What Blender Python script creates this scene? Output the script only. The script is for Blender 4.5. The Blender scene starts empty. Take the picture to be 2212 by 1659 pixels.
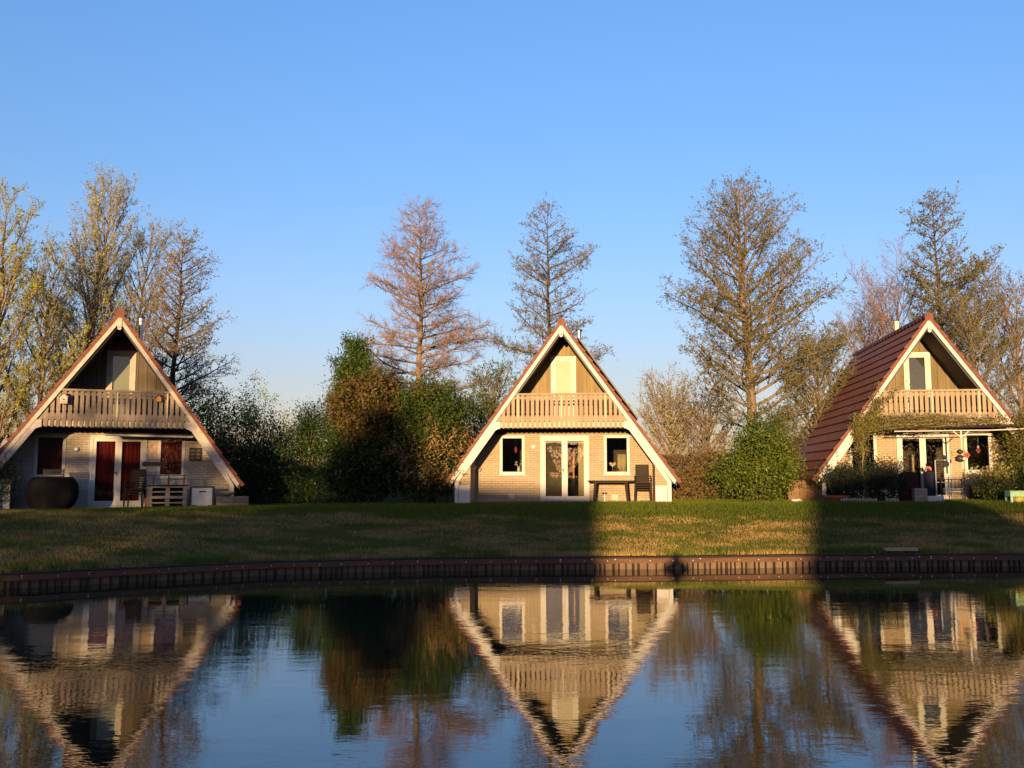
import bpy, bmesh, math, random
import numpy as np
from mathutils import Vector, Matrix
R = math.radians
SC = bpy.context.scene
COL = SC.collection

# ---------------------------------------------------------------- camera
CAM_Z = 2.05
PITCH = R(5.75)
FPX = 2000.0            # focal length in units of a 2212 x 1659 picture
cd = bpy.data.cameras.new('camera'); cam = bpy.data.objects.new('camera', cd); COL.objects.link(cam)
cam.location = (0, 0, CAM_Z); cam.rotation_euler = (R(90) + PITCH, 0, 0)
cd.sensor_width = 36; cd.lens = 36 * FPX / 2212; cd.clip_start = 0.05; cd.clip_end = 5000
SC.camera = cam
def ray(px, py):
    u = (px - 1106) / FPX; v = (829.5 - py) / FPX
    f = math.cos(PITCH) - v * math.sin(PITCH); z = math.sin(PITCH) + v * math.cos(PITCH)
    return u / f, z / f                                    # per metre of depth Y
def at(px, py, Y):
    a, b = ray(px, py); return Vector((a * Y, Y, CAM_Z + b * Y))
# ---------------------------------------------------------------- sun and sky
AX, AZ = ray(1457, 1200)                                   # where shadows point (antisolar)
az = math.atan(AX); el = math.atan(-AZ / math.hypot(1, AX))
W = bpy.data.worlds.new('World'); SC.world = W; W.use_nodes = True
nt = W.node_tree; nt.nodes.clear()
sky = nt.nodes.new('ShaderNodeTexSky'); sky.sky_type = 'NISHITA'; sky.sun_disc = False
sky.sun_elevation = el; sky.sun_rotation = math.pi + az
sky.altitude = 0; sky.air_density = 0.8; sky.dust_density = 1.5; sky.ozone_density = 3.5
bg = nt.nodes.new('ShaderNodeBackground'); bg.inputs[1].default_value = 0.115
wo = nt.nodes.new('ShaderNodeOutputWorld')
tint = nt.nodes.new('ShaderNodeMixRGB'); tint.blend_type = 'MULTIPLY'; tint.inputs[0].default_value = 1; tint.inputs[2].default_value = (1.97, 1.49, 1.42, 1)
# haze tone of the sky by height above the horizon, the same all round the compass
tc_ = nt.nodes.new('ShaderNodeTexCoord'); sx_ = nt.nodes.new('ShaderNodeSeparateXYZ'); rp_ = nt.nodes.new('ShaderNodeValToRGB'); hz_ = nt.nodes.new('ShaderNodeMixRGB'); hz_.blend_type = 'MULTIPLY'; hz_.inputs[0].default_value = 1
nt.links.new(tc_.outputs['Generated'], sx_.inputs[0]); nt.links.new(sx_.outputs[2], rp_.inputs[0])
er = rp_.color_ramp; er.elements[0].position = 0.03; er.elements[0].color = (1.35, .86, .66, 1); er.elements[1].position = 1.0; er.elements[1].color = (.92, .96, .96, 1)
for p_, c_ in ((.11, (1.32, .87, .68, 1)), (.19, (1.25, .97, .83, 1)), (.30, (1.12, 1.05, .95, 1)), (.47, (1.09, 1.18, 1.16, 1))):
    e_ = er.elements.new(p_); e_.color = c_
nt.links.new(sky.outputs[0], tint.inputs[1]); nt.links.new(tint.outputs[0], hz_.inputs[1]); nt.links.new(rp_.outputs[0], hz_.inputs[2]); 
sg_ = nt.nodes.new('ShaderNodeMapRange'); sg_.inputs[1].default_value = -1.0; sg_.inputs[2].default_value = 0.1; sm_ = nt.nodes.new('ShaderNodeMixRGB'); sm_.inputs[1].default_value = (.34, .50, .66, 1); sm_.inputs[2].default_value = (1, 1, 1, 1)
gl_ = nt.nodes.new('ShaderNodeMixRGB'); gl_.blend_type = 'MULTIPLY'; gl_.inputs[0].default_value = 1      # a weaker, cooler glow round the sun than the model's
nt.links.new(sx_.outputs[1], sg_.inputs[0]); nt.links.new(sg_.outputs[0], sm_.inputs[0]); nt.links.new(hz_.outputs[0], gl_.inputs[1]); nt.links.new(sm_.outputs[0], gl_.inputs[2]); nt.links.new(gl_.outputs[0], bg.inputs[0]); nt.links.new(bg.outputs[0], wo.inputs[0])
sl = bpy.data.lights.new('sun', 'SUN'); sl.energy = 5.0; sl.angle = R(0.5); sl.color = (1.0, 0.64, 0.30)
so = bpy.data.objects.new('sun', sl); COL.objects.link(so)
sdir = Vector((math.sin(az) * math.cos(el), math.cos(az) * math.cos(el), -math.sin(el)))
so.rotation_euler = sdir.to_track_quat('-Z', 'Y').to_euler(); so.location = (-20, -60, 30)
SC.view_settings.view_transform = 'Standard'; SC.view_settings.look = 'None'
SC.view_settings.exposure = 1.33; SC.view_settings.gamma = 1
SC.render.engine = 'CYCLES'
SC.cycles.use_denoising = True
SC.cycles.max_bounces = 6; SC.cycles.transparent_max_bounces = 12; SC.cycles.glossy_bounces = 4; SC.cycles.diffuse_bounces = 3
SC.cycles.caustics_reflective = False; SC.cycles.caustics_refractive = False

# ---------------------------------------------------------------- materials
MATS = {}
ALB = 0.78             # one calibration for all albedos against the exposure
def mat(name, col, rough=0.7, var=0.0, vscale=3.0, col2=None, bump=0.0, bscale=30.0, spec=0.3, metal=0.0, island=0.0, stretch=(1, 1, 1), trans=0.0, dirt=0.0):
    if name in MATS: return MATS[name]
    kk = 1.0 if 'grass' in name else ALB
    col = tuple(c * kk for c in col); col2 = tuple(c * kk for c in col2) if col2 else None
    m = bpy.data.materials.new(name); m.use_nodes = True; MATS[name] = m
    n = m.node_tree.nodes; L = m.node_tree.links; b = n['Principled BSDF']
    b.inputs['Roughness'].default_value = rough; b.inputs['Metallic'].default_value = metal
    b.inputs['Specular IOR Level'].default_value = spec
    tc = n.new('ShaderNodeTexCoord'); mp = n.new('ShaderNodeMapping'); mp.inputs['Scale'].default_value = stretch
    L.new(tc.outputs['Object'], mp.inputs[0])
    c2 = col2 if col2 else tuple(c * (1 - var) for c in col)
    rgb = n.new('ShaderNodeMixRGB'); rgb.inputs[1].default_value = (*col, 1); rgb.inputs[2].default_value = (*c2, 1)
    no = n.new('ShaderNodeTexNoise'); no.inputs['Scale'].default_value = vscale; no.inputs['Detail'].default_value = 6; no.inputs['Roughness'].default_value = 0.65
    L.new(mp.outputs[0], no.inputs['Vector'])
    cr = n.new('ShaderNodeMapRange'); cr.inputs[1].default_value = 0.35; cr.inputs[2].default_value = 0.65
    L.new(no.outputs['Fac'], cr.inputs[0])
    fac = cr.outputs[0]
    if island > 0:
        g = n.new('ShaderNodeNewGeometry'); mm = n.new('ShaderNodeMath'); mm.operation = 'MULTIPLY_ADD'
        mm.inputs[1].default_value = island; ms = n.new('ShaderNodeMath'); ms.operation = 'MULTIPLY'; ms.inputs[1].default_value = 1 - island
        L.new(cr.outputs[0], ms.inputs[0]); L.new(g.outputs['Random Per Island'], mm.inputs[0]); L.new(ms.outputs[0], mm.inputs[2])
        fac = mm.outputs[0]
    L.new(fac, rgb.inputs[0]); out = rgb.outputs[0]
    if dirt > 0:
        n3 = n.new('ShaderNodeTexNoise'); n3.inputs['Scale'].default_value = 1.7; n3.inputs['Detail'].default_value = 9; n3.inputs['Roughness'].default_value = 0.75
        L.new(tc.outputs['Object'], n3.inputs['Vector'])
        r3 = n.new('ShaderNodeMapRange'); r3.inputs[1].default_value = 0.45; r3.inputs[2].default_value = 0.75; r3.inputs[3].default_value = 0; r3.inputs[4].default_value = dirt
        L.new(n3.outputs['Fac'], r3.inputs[0])
        mx = n.new('ShaderNodeMixRGB'); mx.inputs[2].default_value = (0.09, 0.075, 0.05, 1)
        L.new(r3.outputs[0], mx.inputs[0]); L.new(out, mx.inputs[1]); out = mx.outputs[0]
    L.new(out, b.inputs['Base Color'])
    if bump > 0:
        bn = n.new('ShaderNodeTexNoise'); bn.inputs['Scale'].default_value = bscale; bn.inputs['Detail'].default_value = 4
        L.new(mp.outputs[0], bn.inputs['Vector'])
        bu = n.new('ShaderNodeBump'); bu.inputs['Strength'].default_value = bump; bu.inputs['Distance'].default_value = 0.02
        L.new(bn.outputs['Fac'], bu.inputs['Height']); L.new(bu.outputs[0], b.inputs['Normal'])
    if trans > 0:
        tr = n.new('ShaderNodeBsdfTranslucent'); mx = n.new('ShaderNodeMixShader'); mx.inputs[0].default_value = trans
        L.new(out, tr.inputs[0]); L.new(b.outputs[0], mx.inputs[1]); L.new(tr.outputs[0], mx.inputs[2])
        L.new(mx.outputs[0], n['Material Output'].inputs[0])
    return m
def brick_mat(name, c1, c2, mortar, bw=0.24, bh=0.078):
    c1, c2, mortar = [tuple(ALB * q for q in c) for c in (c1, c2, mortar)]
    m = bpy.data.materials.new(name); m.use_nodes = True; MATS[name] = m
    n = m.node_tree.nodes; L = m.node_tree.links; b = n['Principled BSDF']; b.inputs['Roughness'].default_value = 0.85
    b.inputs['Specular IOR Level'].default_value = 0.2
    tc = n.new('ShaderNodeTexCoord'); sx = n.new('ShaderNodeSeparateXYZ'); ad = n.new('ShaderNodeMath'); ad.operation = 'ADD'
    cx = n.new('ShaderNodeCombineXYZ'); L.new(tc.outputs['Object'], sx.inputs[0])
    L.new(sx.outputs[0], ad.inputs[0]); L.new(sx.outputs[1], ad.inputs[1]); L.new(ad.outputs[0], cx.inputs[0]); L.new(sx.outputs[2], cx.inputs[1])
    br = n.new('ShaderNodeTexBrick'); br.inputs['Color1'].default_value = (*c1, 1); br.inputs['Color2'].default_value = (*c2, 1); br.inputs['Mortar'].default_value = (*mortar, 1)
    br.inputs['Scale'].default_value = 1; br.inputs['Mortar Size'].default_value = 0.007; br.inputs['Mortar Smooth'].default_value = 0.3
    br.inputs['Brick Width'].default_value = bw; br.inputs['Row Height'].default_value = bh; br.inputs['Bias'].default_value = 0
    L.new(cx.outputs[0], br.inputs['Vector'])
    no = n.new('ShaderNodeTexNoise'); no.inputs['Scale'].default_value = 2.2; no.inputs['Detail'].default_value = 8; no.inputs['Roughness'].default_value = 0.7
    L.new(tc.outputs['Object'], no.inputs['Vector'])
    r = n.new('ShaderNodeMapRange'); r.inputs[1].default_value = 0.3; r.inputs[2].default_value = 0.75; r.inputs[3].default_value = 1.0; r.inputs[4].default_value = 0.72
    L.new(no.outputs['Fac'], r.inputs[0])
    mx = n.new('ShaderNodeMixRGB'); mx.blend_type = 'MULTIPLY'; mx.inputs[0].default_value = 1
    L.new(br.outputs['Color'], mx.inputs[1]); L.new(r.outputs[0], mx.inputs[2]); L.new(mx.outputs[0], b.inputs['Base Color'])
    bu = n.new('ShaderNodeBump'); bu.inputs['Strength'].default_value = 0.6; bu.inputs['Distance'].default_value = 0.01; bu.invert = True
    L.new(br.outputs['Fac'], bu.inputs['Height']); L.new(bu.outputs[0], b.inputs['Normal'])
    return m
M_BRICK = brick_mat('painted_brick', (0.43, 0.35, 0.245), (0.395, 0.315, 0.218), (0.23, 0.175, 0.125))
M_BRICK_W = brick_mat('pale_brick', (0.54, 0.48, 0.39), (0.49, 0.43, 0.35), (0.28, 0.24, 0.19))
M_WHITE = mat('white_paint', (0.60, 0.58, 0.545), 0.6, 0.14, 5, spec=.15, bump=0.05, dirt=0.10)
M_WHITE_OLD = mat('weathered_white_paint', (0.47, 0.43, 0.38), 0.6, 0.3, 6, bump=0.1, dirt=0.30)
M_WOOD = mat('weathered_grey_brown_board', (0.38, 0.295, 0.205), 0.75, 0.35, 5, bump=0.3, bscale=60, stretch=(1, 1, .12), dirt=0.25, island=.4)
M_WOOD_D = mat('stained_board', (0.30, 0.22, 0.10), 0.7, 0.4, 9, bump=0.4, bscale=60, stretch=(1, 1, .1), dirt=0.3, island=.55)
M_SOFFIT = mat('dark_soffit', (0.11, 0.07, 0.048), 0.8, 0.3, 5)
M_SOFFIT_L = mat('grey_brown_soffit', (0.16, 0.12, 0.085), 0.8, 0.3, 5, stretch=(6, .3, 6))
M_TILE = mat('red_brown_roof_tile', (0.42, 0.145, 0.06), 0.7, 0.35, 4, bump=0.3, bscale=25, dirt=0.25, spec=0.3)
M_VERGE = mat('orange_verge_tile', (0.175, 0.042, 0.02), 0.6, 0.4, 6, bump=0.3, bscale=25, dirt=0.2)
M_STEEL = mat('steel', (0.62, 0.60, 0.57), 0.32, 0.2, 8, metal=0.9)
M_DARKMETAL = mat('dark_metal', (0.03, 0.03, 0.03), 0.5, 0.3, 8)
M_CURT_RED = mat('dark_red_curtain', (0.20, 0.010, 0.011), 0.9, 0.5, 6, stretch=(6, 6, .2))
M_CURT_CREAM = mat('cream_curtain', (0.62, 0.50, 0.28), 0.9, 0.35, 6, stretch=(6, 6, .2))
M_CURT_OCHRE = mat('ochre_panel', (0.70, 0.34, 0.08), 0.8, 0.1, 3)
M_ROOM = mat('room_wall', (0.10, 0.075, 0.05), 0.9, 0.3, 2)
M_PLAST_BR = mat('brown_plastic', (0.034, 0.024, 0.017), 0.65, 0.2, 6, spec=0.12)
M_PLAST_GREY = mat('grey_plastic', (0.36, 0.39, 0.42), 0.5, 0.15, 5, spec=0.4)
M_PLAST_DK = mat('dark_grey_plastic', (0.035, 0.04, 0.045), 0.5, 0.2, 5)
M_BLACKWICK = mat('black_wicker', (0.008, 0.008, 0.009), 0.8, 0.4, 30, bump=1.0, bscale=50, spec=.12)
M_PALLET = mat('pallet_wood', (0.30, 0.24, 0.18), 0.85, 0.4, 6, bump=0.3, stretch=(.2, 1, 1))
M_BARKRED = mat('reddish_twig_bark', (0.32, 0.215, 0.165), 0.85, 0.4, 4)
M_BARK = mat('grey_brown_bark', (0.25, 0.19, 0.13), 0.9, 0.45, 6, bump=0.6, bscale=20, stretch=(1, 1, .25))
M_BARKDK = mat('dark_bark', (0.075, 0.06, 0.045), 0.9, 0.4, 6, bump=0.5, bscale=20)
M_TWIG = mat('brown_twig', (0.26, 0.20, 0.13), 0.85, 0.4, 4)
M_TERRA = mat('terracotta', (0.36, 0.095, 0.045), 0.7, 0.25, 6, bump=.2)
M_MINT = mat('mint_green_paint', (0.50, 0.80, 0.42), 0.55, 0.15, 6)
M_TIMBER = mat('brown_timber', (0.13, 0.062, 0.033), 0.75, 0.4, 6, bump=0.4, stretch=(.15, 1, 1), dirt=.3)
M_TIMBERDK = mat('dark_red_timber', (0.032, 0.016, 0.012), 0.8, 0.4, 6, bump=0.4)
M_SHEET = mat('grey_tan_sheet_board', (0.19, 0.13, 0.08), 0.8, 0.4, 5, bump=0.3, stretch=(1, 1, .3), dirt=.3)
M_STONE = mat('pale_stone', (0.62, 0.58, 0.52), 0.8, 0.3, 8, bump=.4)
M_CONC = mat('grey_weathered_timber', (0.17, 0.15, 0.12), 0.85, 0.4, 5, bump=.4)
M_REDPAINT = mat('red_paint', (0.42, 0.05, 0.03), 0.6, 0.2, 5)
M_YELLOW = mat('yellow_plastic', (0.66, 0.60, 0.14), 0.6, 0.15, 5)
M_NAVY = mat('navy_cloth', (0.014, 0.018, 0.045), 0.9, 0.3, 5)
M_WINE = mat('wine_red_cover', (0.035, 0.003, 0.004), 0.85, 0.4, 5, bump=.3, bscale=6)
M_PINK = mat('pink_petals', (0.75, 0.28, 0.22), 0.8, 0.3, 12)
M_FLOWER_W = mat('white_petals', (0.85, 0.85, 0.78), 0.8)
M_FLOWER_Y = mat('yellow_petals', (0.85, 0.68, 0.10), 0.8)
def leafm(name, a, b, trans=0.25, island=.6, vs=1.2, rough=.55):
    return mat(name, a, rough, 0, vs, col2=b, island=island, trans=trans, spec=.15)
L_YEL = leafm('yellow_green_young_leaf', (0.44, 0.48, 0.07), (0.26, 0.27, 0.06))
L_OLIVE = leafm('olive_young_leaf', (0.19, 0.19, 0.04), (0.11, 0.095, 0.03))
L_GREY = leafm('grey_green_young_leaf', (0.42, 0.46, 0.18), (0.29, 0.28, 0.14))
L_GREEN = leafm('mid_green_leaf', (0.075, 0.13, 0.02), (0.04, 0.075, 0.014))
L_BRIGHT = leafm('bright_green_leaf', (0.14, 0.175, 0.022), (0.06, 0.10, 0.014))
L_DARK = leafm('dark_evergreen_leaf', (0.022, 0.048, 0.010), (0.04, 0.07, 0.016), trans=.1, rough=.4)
L_BROWN = leafm('russet_brown_leaf', (0.15, 0.09, 0.03), (0.07, 0.065, 0.02), trans=.15)
L_TAN = leafm('dry_tan_leaf', (0.36, 0.24, 0.10), (0.15, 0.10, 0.04), trans=.15)
L_RUST = leafm('rust_hedge_leaf', (0.17, 0.105, 0.045), (0.11, 0.085, 0.03), trans=.15)
L_SPRING = leafm('fresh_spring_leaf', (0.34, 0.40, 0.06), (0.16, 0.20, 0.04))
L_BUD = leafm('red_brown_bud', (0.30, 0.15, 0.10), (0.20, 0.11, 0.07), trans=.1)
L_VAR = leafm('cream_variegated_leaf', (0.50, 0.42, 0.13), (0.12, 0.15, 0.04), trans=.2)
L_BLUEDK = leafm('blue_dark_leaf', (0.02, 0.03, 0.018), (0.035, 0.045, 0.022), trans=.05)
# window glass: the real pane reflects by Fresnel and lets the room show through
def glass():
    m = bpy.data.materials.new('window_glass'); m.use_nodes = True; n = m.node_tree.nodes; L = m.node_tree.links; n.clear()
    o = n.new('ShaderNodeOutputMaterial'); mx = n.new('ShaderNodeMixShader'); fr = n.new('ShaderNodeFresnel'); fr.inputs[0].default_value = 1.55
    t = n.new('ShaderNodeBsdfTransparent'); t.inputs[0].default_value = (.82, .84, .82, 1)
    g = n.new('ShaderNodeBsdfGlossy'); g.inputs['Roughness'].default_value = 0.01; g.inputs['Color'].default_value = (.95, .95, .95, 1)
    ml = n.new('ShaderNodeMath'); ml.operation = 'MULTIPLY'; ml.inputs[1].default_value = 0.85; ml.use_clamp = True
    L.new(fr.outputs[0], ml.inputs[0]); L.new(ml.outputs[0], mx.inputs[0]); L.new(t.outputs[0], mx.inputs[1]); L.new(g.outputs[0], mx.inputs[2]); L.new(mx.outputs[0], o.inputs[0])
    return m
M_GLASS = glass()

# ---------------------------------------------------------------- mesh helpers
class G:
    def __init__(s): s.v = []; s.f = []; s.m = []
    def add(s, vs, fs, mi=0):
        o = len(s.v); s.v.extend([tuple(v) for v in vs])
        for f in fs: s.f.append(tuple(i + o for i in f)); s.m.append(mi)
    def box(s, x0, x1, y0, y1, z0, z1, mi=0, mtx=None):
        vs = [Vector(p) for p in ((x0, y0, z0), (x1, y0, z0), (x1, y1, z0), (x0, y1, z0), (x0, y0, z1), (x1, y0, z1), (x1, y1, z1), (x0, y1, z1))]
        if mtx: vs = [mtx @ v for v in vs]
        s.add(vs, [(0, 3, 2, 1), (4, 5, 6, 7), (0, 1, 5, 4), (1, 2, 6, 5), (2, 3, 7, 6), (3, 0, 4, 7)], mi)
    def prism(s, poly, y0, y1, mi=0):
        # poly: (x, z) counter-clockwise seen from -y
        n = len(poly)
        if n < 3: return
        vs = [(x, y0, z) for x, z in poly] + [(x, y1, z) for x, z in poly]
        fs = [tuple(range(n)), tuple(range(2 * n - 1, n - 1, -1))]
        fs += [(i, i + n, (i + 1) % n + n, (i + 1) % n) for i in range(n)]
        s.add(vs, fs, mi)
    def tube(s, pts, rad, n=6, mi=0, cap=True):
        pts = [Vector(p) for p in pts]; o = len(s.v); k = len(pts)
        if not hasattr(rad, '__len__'): rad = [rad] * k
        up = Vector((0.3, 0.2, 1)).normalized()
        for i, p in enumerate(pts):
            d = (pts[min(i + 1, k - 1)] - pts[max(i - 1, 0)])
            if d.length < 1e-9: d = Vector((0, 0, 1))
            d.normalize(); a = d.cross(up)
            if a.length < 1e-3: a = d.cross(Vector((1, 0, 0)))
            a.normalize(); b = d.cross(a)
            for j in range(n):
                t = 2 * math.pi * j / n; q = p + (a * math.cos(t) + b * math.sin(t)) * rad[i]; s.v.append((q.x, q.y, q.z))
        for i in range(k - 1):
            for j in range(n):
                s.f.append((o + i * n + j, o + i * n + (j + 1) % n, o + (i + 1) * n + (j + 1) % n, o + (i + 1) * n + j)); s.m.append(mi)
        if cap and n > 2:
            s.f.append(tuple(o + j for j in range(n))[::-1]); s.m.append(mi)
            s.f.append(tuple(o + (k - 1) * n + j for j in range(n))); s.m.append(mi)
    def lathe(s, prof, n=20, c=(0, 0, 0), mi=0, sy=1.0):
        o = len(s.v); k = len(prof)
        for r, z in prof:
            for j in range(n):
                t = 2 * math.pi * j / n; s.v.append((c[0] + r * math.cos(t), c[1] + r * sy * math.sin(t), c[2] + z))
        for i in range(k - 1):
            for j in range(n):
                s.f.append((o + i * n + j, o + i * n + (j + 1) % n, o + (i + 1) * n + (j + 1) % n, o + (i + 1) * n + j)); s.m.append(mi)
        s.f.append(tuple(o + j for j in range(n))[::-1]); s.m.append(mi)
        s.f.append(tuple(o + (k - 1) * n + j for j in range(n))); s.m.append(mi)
def link(name, me, parent=None, loc=None):
    o = bpy.data.objects.new(name, me); COL.objects.link(o)
    if parent is not None: o.parent = parent
    if loc is not None: o.location = loc
    return o
def obj(name, g, mats, parent=None, loc=None, smooth=False, bevel=0.0):
    me = bpy.data.meshes.new(name); me.from_pydata(g.v, [], g.f)
    if not isinstance(mats, (list, tuple)): mats = [mats]
    for m in mats: me.materials.append(m)
    me.polygons.foreach_set('material_index', g.m)
    if smooth: me.polygons.foreach_set('use_smooth', [True] * len(g.f))
    me.update()
    o = link(name, me, parent, loc)
    if bevel > 0:
        b = o.modifiers.new('bevel', 'BEVEL'); b.width = bevel; b.segments = 2; b.limit_method = 'ANGLE'
    return o
def tag(o, label=None, cat=None, group=None, kind=None):
    if label: o['label'] = label
    if cat: o['category'] = cat
    if group: o['group'] = group
    if kind: o['kind'] = kind
    return o
def empty(name, loc, rz=0.0, label=None, cat=None, group=None):
    o = bpy.data.objects.new(name, None); COL.objects.link(o); o.location = loc; o.rotation_euler = (0, 0, rz); o.empty_display_size = .2
    return tag(o, label, cat, group)
def copy_tree(o, parent=None):
    c = o.copy(); COL.objects.link(c)
    if parent is not None: c.parent = parent
    for ch in list(o.children): copy_tree(ch, c)
    return c
def bx(x0, x1, y0, y1, z0, z1):
    g = G(); g.box(x0, x1, y0, y1, z0, z1); return g
def clip(poly, a, b, c):
    # keep a*x + b*z <= c
    out = []
    for i in range(len(poly)):
        p, q = poly[i], poly[(i + 1) % len(poly)]
        dp = a * p[0] + b * p[1] - c; dq = a * q[0] + b * q[1] - c
        if dp <= 0: out.append(p)
        if (dp < 0 < dq) or (dq < 0 < dp):
            t = dp / (dp - dq); out.append((p[0] + (q[0] - p[0]) * t, p[1] + (q[1] - p[1]) * t))
    return out
def clipA(poly, top):
    return clip(clip(poly, 1.4, 1, top), -1.4, 1, top)

# ---------------------------------------------------------------- ground, water, far bank
SHX = [-64, -33, -21.5, -14, -9.5, -7.4, -5.0, -2.1, 0, 3.1, 7.5, 12, 17, 27, 44, 76]
SHY = [-25, 2, 10, 14.6, 17.3, 18.5, 19.9, 20.6, 20.85, 21.0, 21.6, 21.75, 21.6, 20, 14, -5]
def shore(x): return float(np.interp(x, SHX, SHY))
def plateau(x): return float(np.interp(x, [-20, -12, 1.6, 13, 30], [1.08, 1.11, 1.20, 1.28, 1.30]))
def gz(x, y):
    s = shore(x); h = plateau(x)
    yh = float(np.interp(x, [-20, -12, -6, 2, 14, 30], [24.5, 25.8, 27.2, 28.6, 27.8, 27]))
    t = max(0.0, min(1.0, (y - s) / max(2.0, yh - s)))
    t = t * t * (3 - 2 * t) * .45 + t * .55
    z = 0.27 + (h - 0.27) * t
    z += 0.02 * math.sin(x * 1.3 + y * .7) * math.sin(y * 1.1 + 1) * min(1, max(0, (y - s) / 2))
    return z
def lawn_mat():
    m = bpy.data.materials.new('lawn'); m.use_nodes = True; n = m.node_tree.nodes; L = m.node_tree.links; b = n['Principled BSDF']
    b.inputs['Roughness'].default_value = 0.95; b.inputs['Specular IOR Level'].default_value = 0.1
    tc = n.new('ShaderNodeTexCoord'); sx = n.new('ShaderNodeSeparateXYZ'); L.new(tc.outputs['Object'], sx.inputs[0])
    a = n.new('ShaderNodeTexNoise'); a.inputs['Scale'].default_value = 0.55; a.inputs['Detail'].default_value = 8; a.inputs['Roughness'].default_value = .72
    mp = n.new('ShaderNodeMapping'); mp.inputs['Scale'].default_value = (.8, 1.5, 1); L.new(tc.outputs['Object'], mp.inputs[0]); L.new(mp.outputs[0], a.inputs['Vector'])
    r = n.new('ShaderNodeMapRange'); r.inputs[1].default_value = .36; r.inputs[2].default_value = .52; L.new(a.outputs['Fac'], r.inputs[0])
    # dry straw lies on the sloping middle, the flat by the houses stays green
    y = n.new('ShaderNodeMapRange'); y.inputs[1].default_value = 26.3; y.inputs[2].default_value = 24.6; y.inputs[3].default_value = 0.0; y.inputs[4].default_value = 1.0
    L.new(sx.outputs[1], y.inputs[0])
    mu = n.new('ShaderNodeMath'); mu.operation = 'MULTIPLY'; L.new(r.outputs[0], mu.inputs[0]); L.new(y.outputs[0], mu.inputs[1])
    f = n.new('ShaderNodeTexNoise'); f.inputs['Scale'].default_value = 9; f.inputs['Detail'].default_value = 6
    L.new(tc.outputs['Object'], f.inputs['Vector'])
    g1 = n.new('ShaderNodeMixRGB'); g1.inputs[1].default_value = (0.022, 0.036, 0.004, 1); g1.inputs[2].default_value = (0.04, 0.05, 0.006, 1); L.new(f.outputs['Fac'], g1.inputs[0])
    g2 = n.new('ShaderNodeMixRGB'); g2.inputs[1].default_value = (0.085, 0.058, 0.02, 1); g2.inputs[2].default_value = (0.18, 0.125, 0.048, 1); L.new(f.outputs['Fac'], g2.inputs[0])
    mx = n.new('ShaderNodeMixRGB'); L.new(mu.outputs[0], mx.inputs[0]); L.new(g1.outputs[0], mx.inputs[1]); L.new(g2.outputs[0], mx.inputs[2])
    L.new(mx.outputs[0], b.inputs['Base Color'])
    bu = n.new('ShaderNodeBump'); bu.inputs['Strength'].default_value = 1.0; bu.inputs['Distance'].default_value = .14
    f2 = n.new('ShaderNodeTexNoise'); f2.inputs['Scale'].default_value = 22; f2.inputs['Detail'].default_value = 5; L.new(tc.outputs['Object'], f2.inputs['Vector'])
    L.new(f2.outputs['Fac'], bu.inputs['Height']); L.new(bu.outputs[0], b.inputs['Normal'])
    return m
M_LAWN = lawn_mat()
def grid(name, xs, ys_of, z_of, m):
    g = G(); nx = len(xs); rows = [[(x, y, z_of(x, y)) for y in ys_of(x)] for x in xs]; ny = len(rows[0])
    for r in rows: g.v.extend(r)
    for i in range(nx - 1):
        for j in range(ny - 1):
            g.f.append((i * ny + j, (i + 1) * ny + j, (i + 1) * ny + j + 1, i * ny + j + 1)); g.m.append(0)
    return obj(name, g, m, smooth=True)
xs = [-1500, -600, -200, -100, -60] + list(np.arange(-45, 45.01, .4)) + [60, 100, 200, 600, 1500]
offs = [0.0, .1, .25] + list(np.arange(.5, 14, .35)) + [15, 17, 20, 25, 35, 50, 90, 200, 600, 1500]
tag(grid('ground', xs, lambda x: [shore(x) + .12 + o for o in offs], gz, M_LAWN), kind='structure')
M_BED = mat('pond_mud', (0.05, 0.045, 0.03), 0.9, .3, 2)
gb = G(); gb.add([(-1500, -1500, -1.4), (1500, -1500, -1.4), (1500, 60, -1.4), (-1500, 60, -1.4)], [(0, 1, 2, 3)])
tag(obj('pond_bed', gb, M_BED), kind='structure')
def near_edge(x): return float(np.interp(x, [-60, -30, -8, 8, 30, 60], [-20, -1, .9, .9, -1, -20]))
tag(grid('near_bank', [-1500, -300, -60] + list(np.arange(-40, 41, 2)) + [60, 300, 1500],
     lambda x: [near_edge(x) - o for o in (0, .02, .5, 2, 6, 12, 25, 60, 300, 1500)],
     lambda x, y: -1.3 if y > near_edge(x) - .001 else .45 + .75 * min(1, max(0, (near_edge(x) - y - 1) / 14)), M_LAWN), kind='structure')
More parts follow.
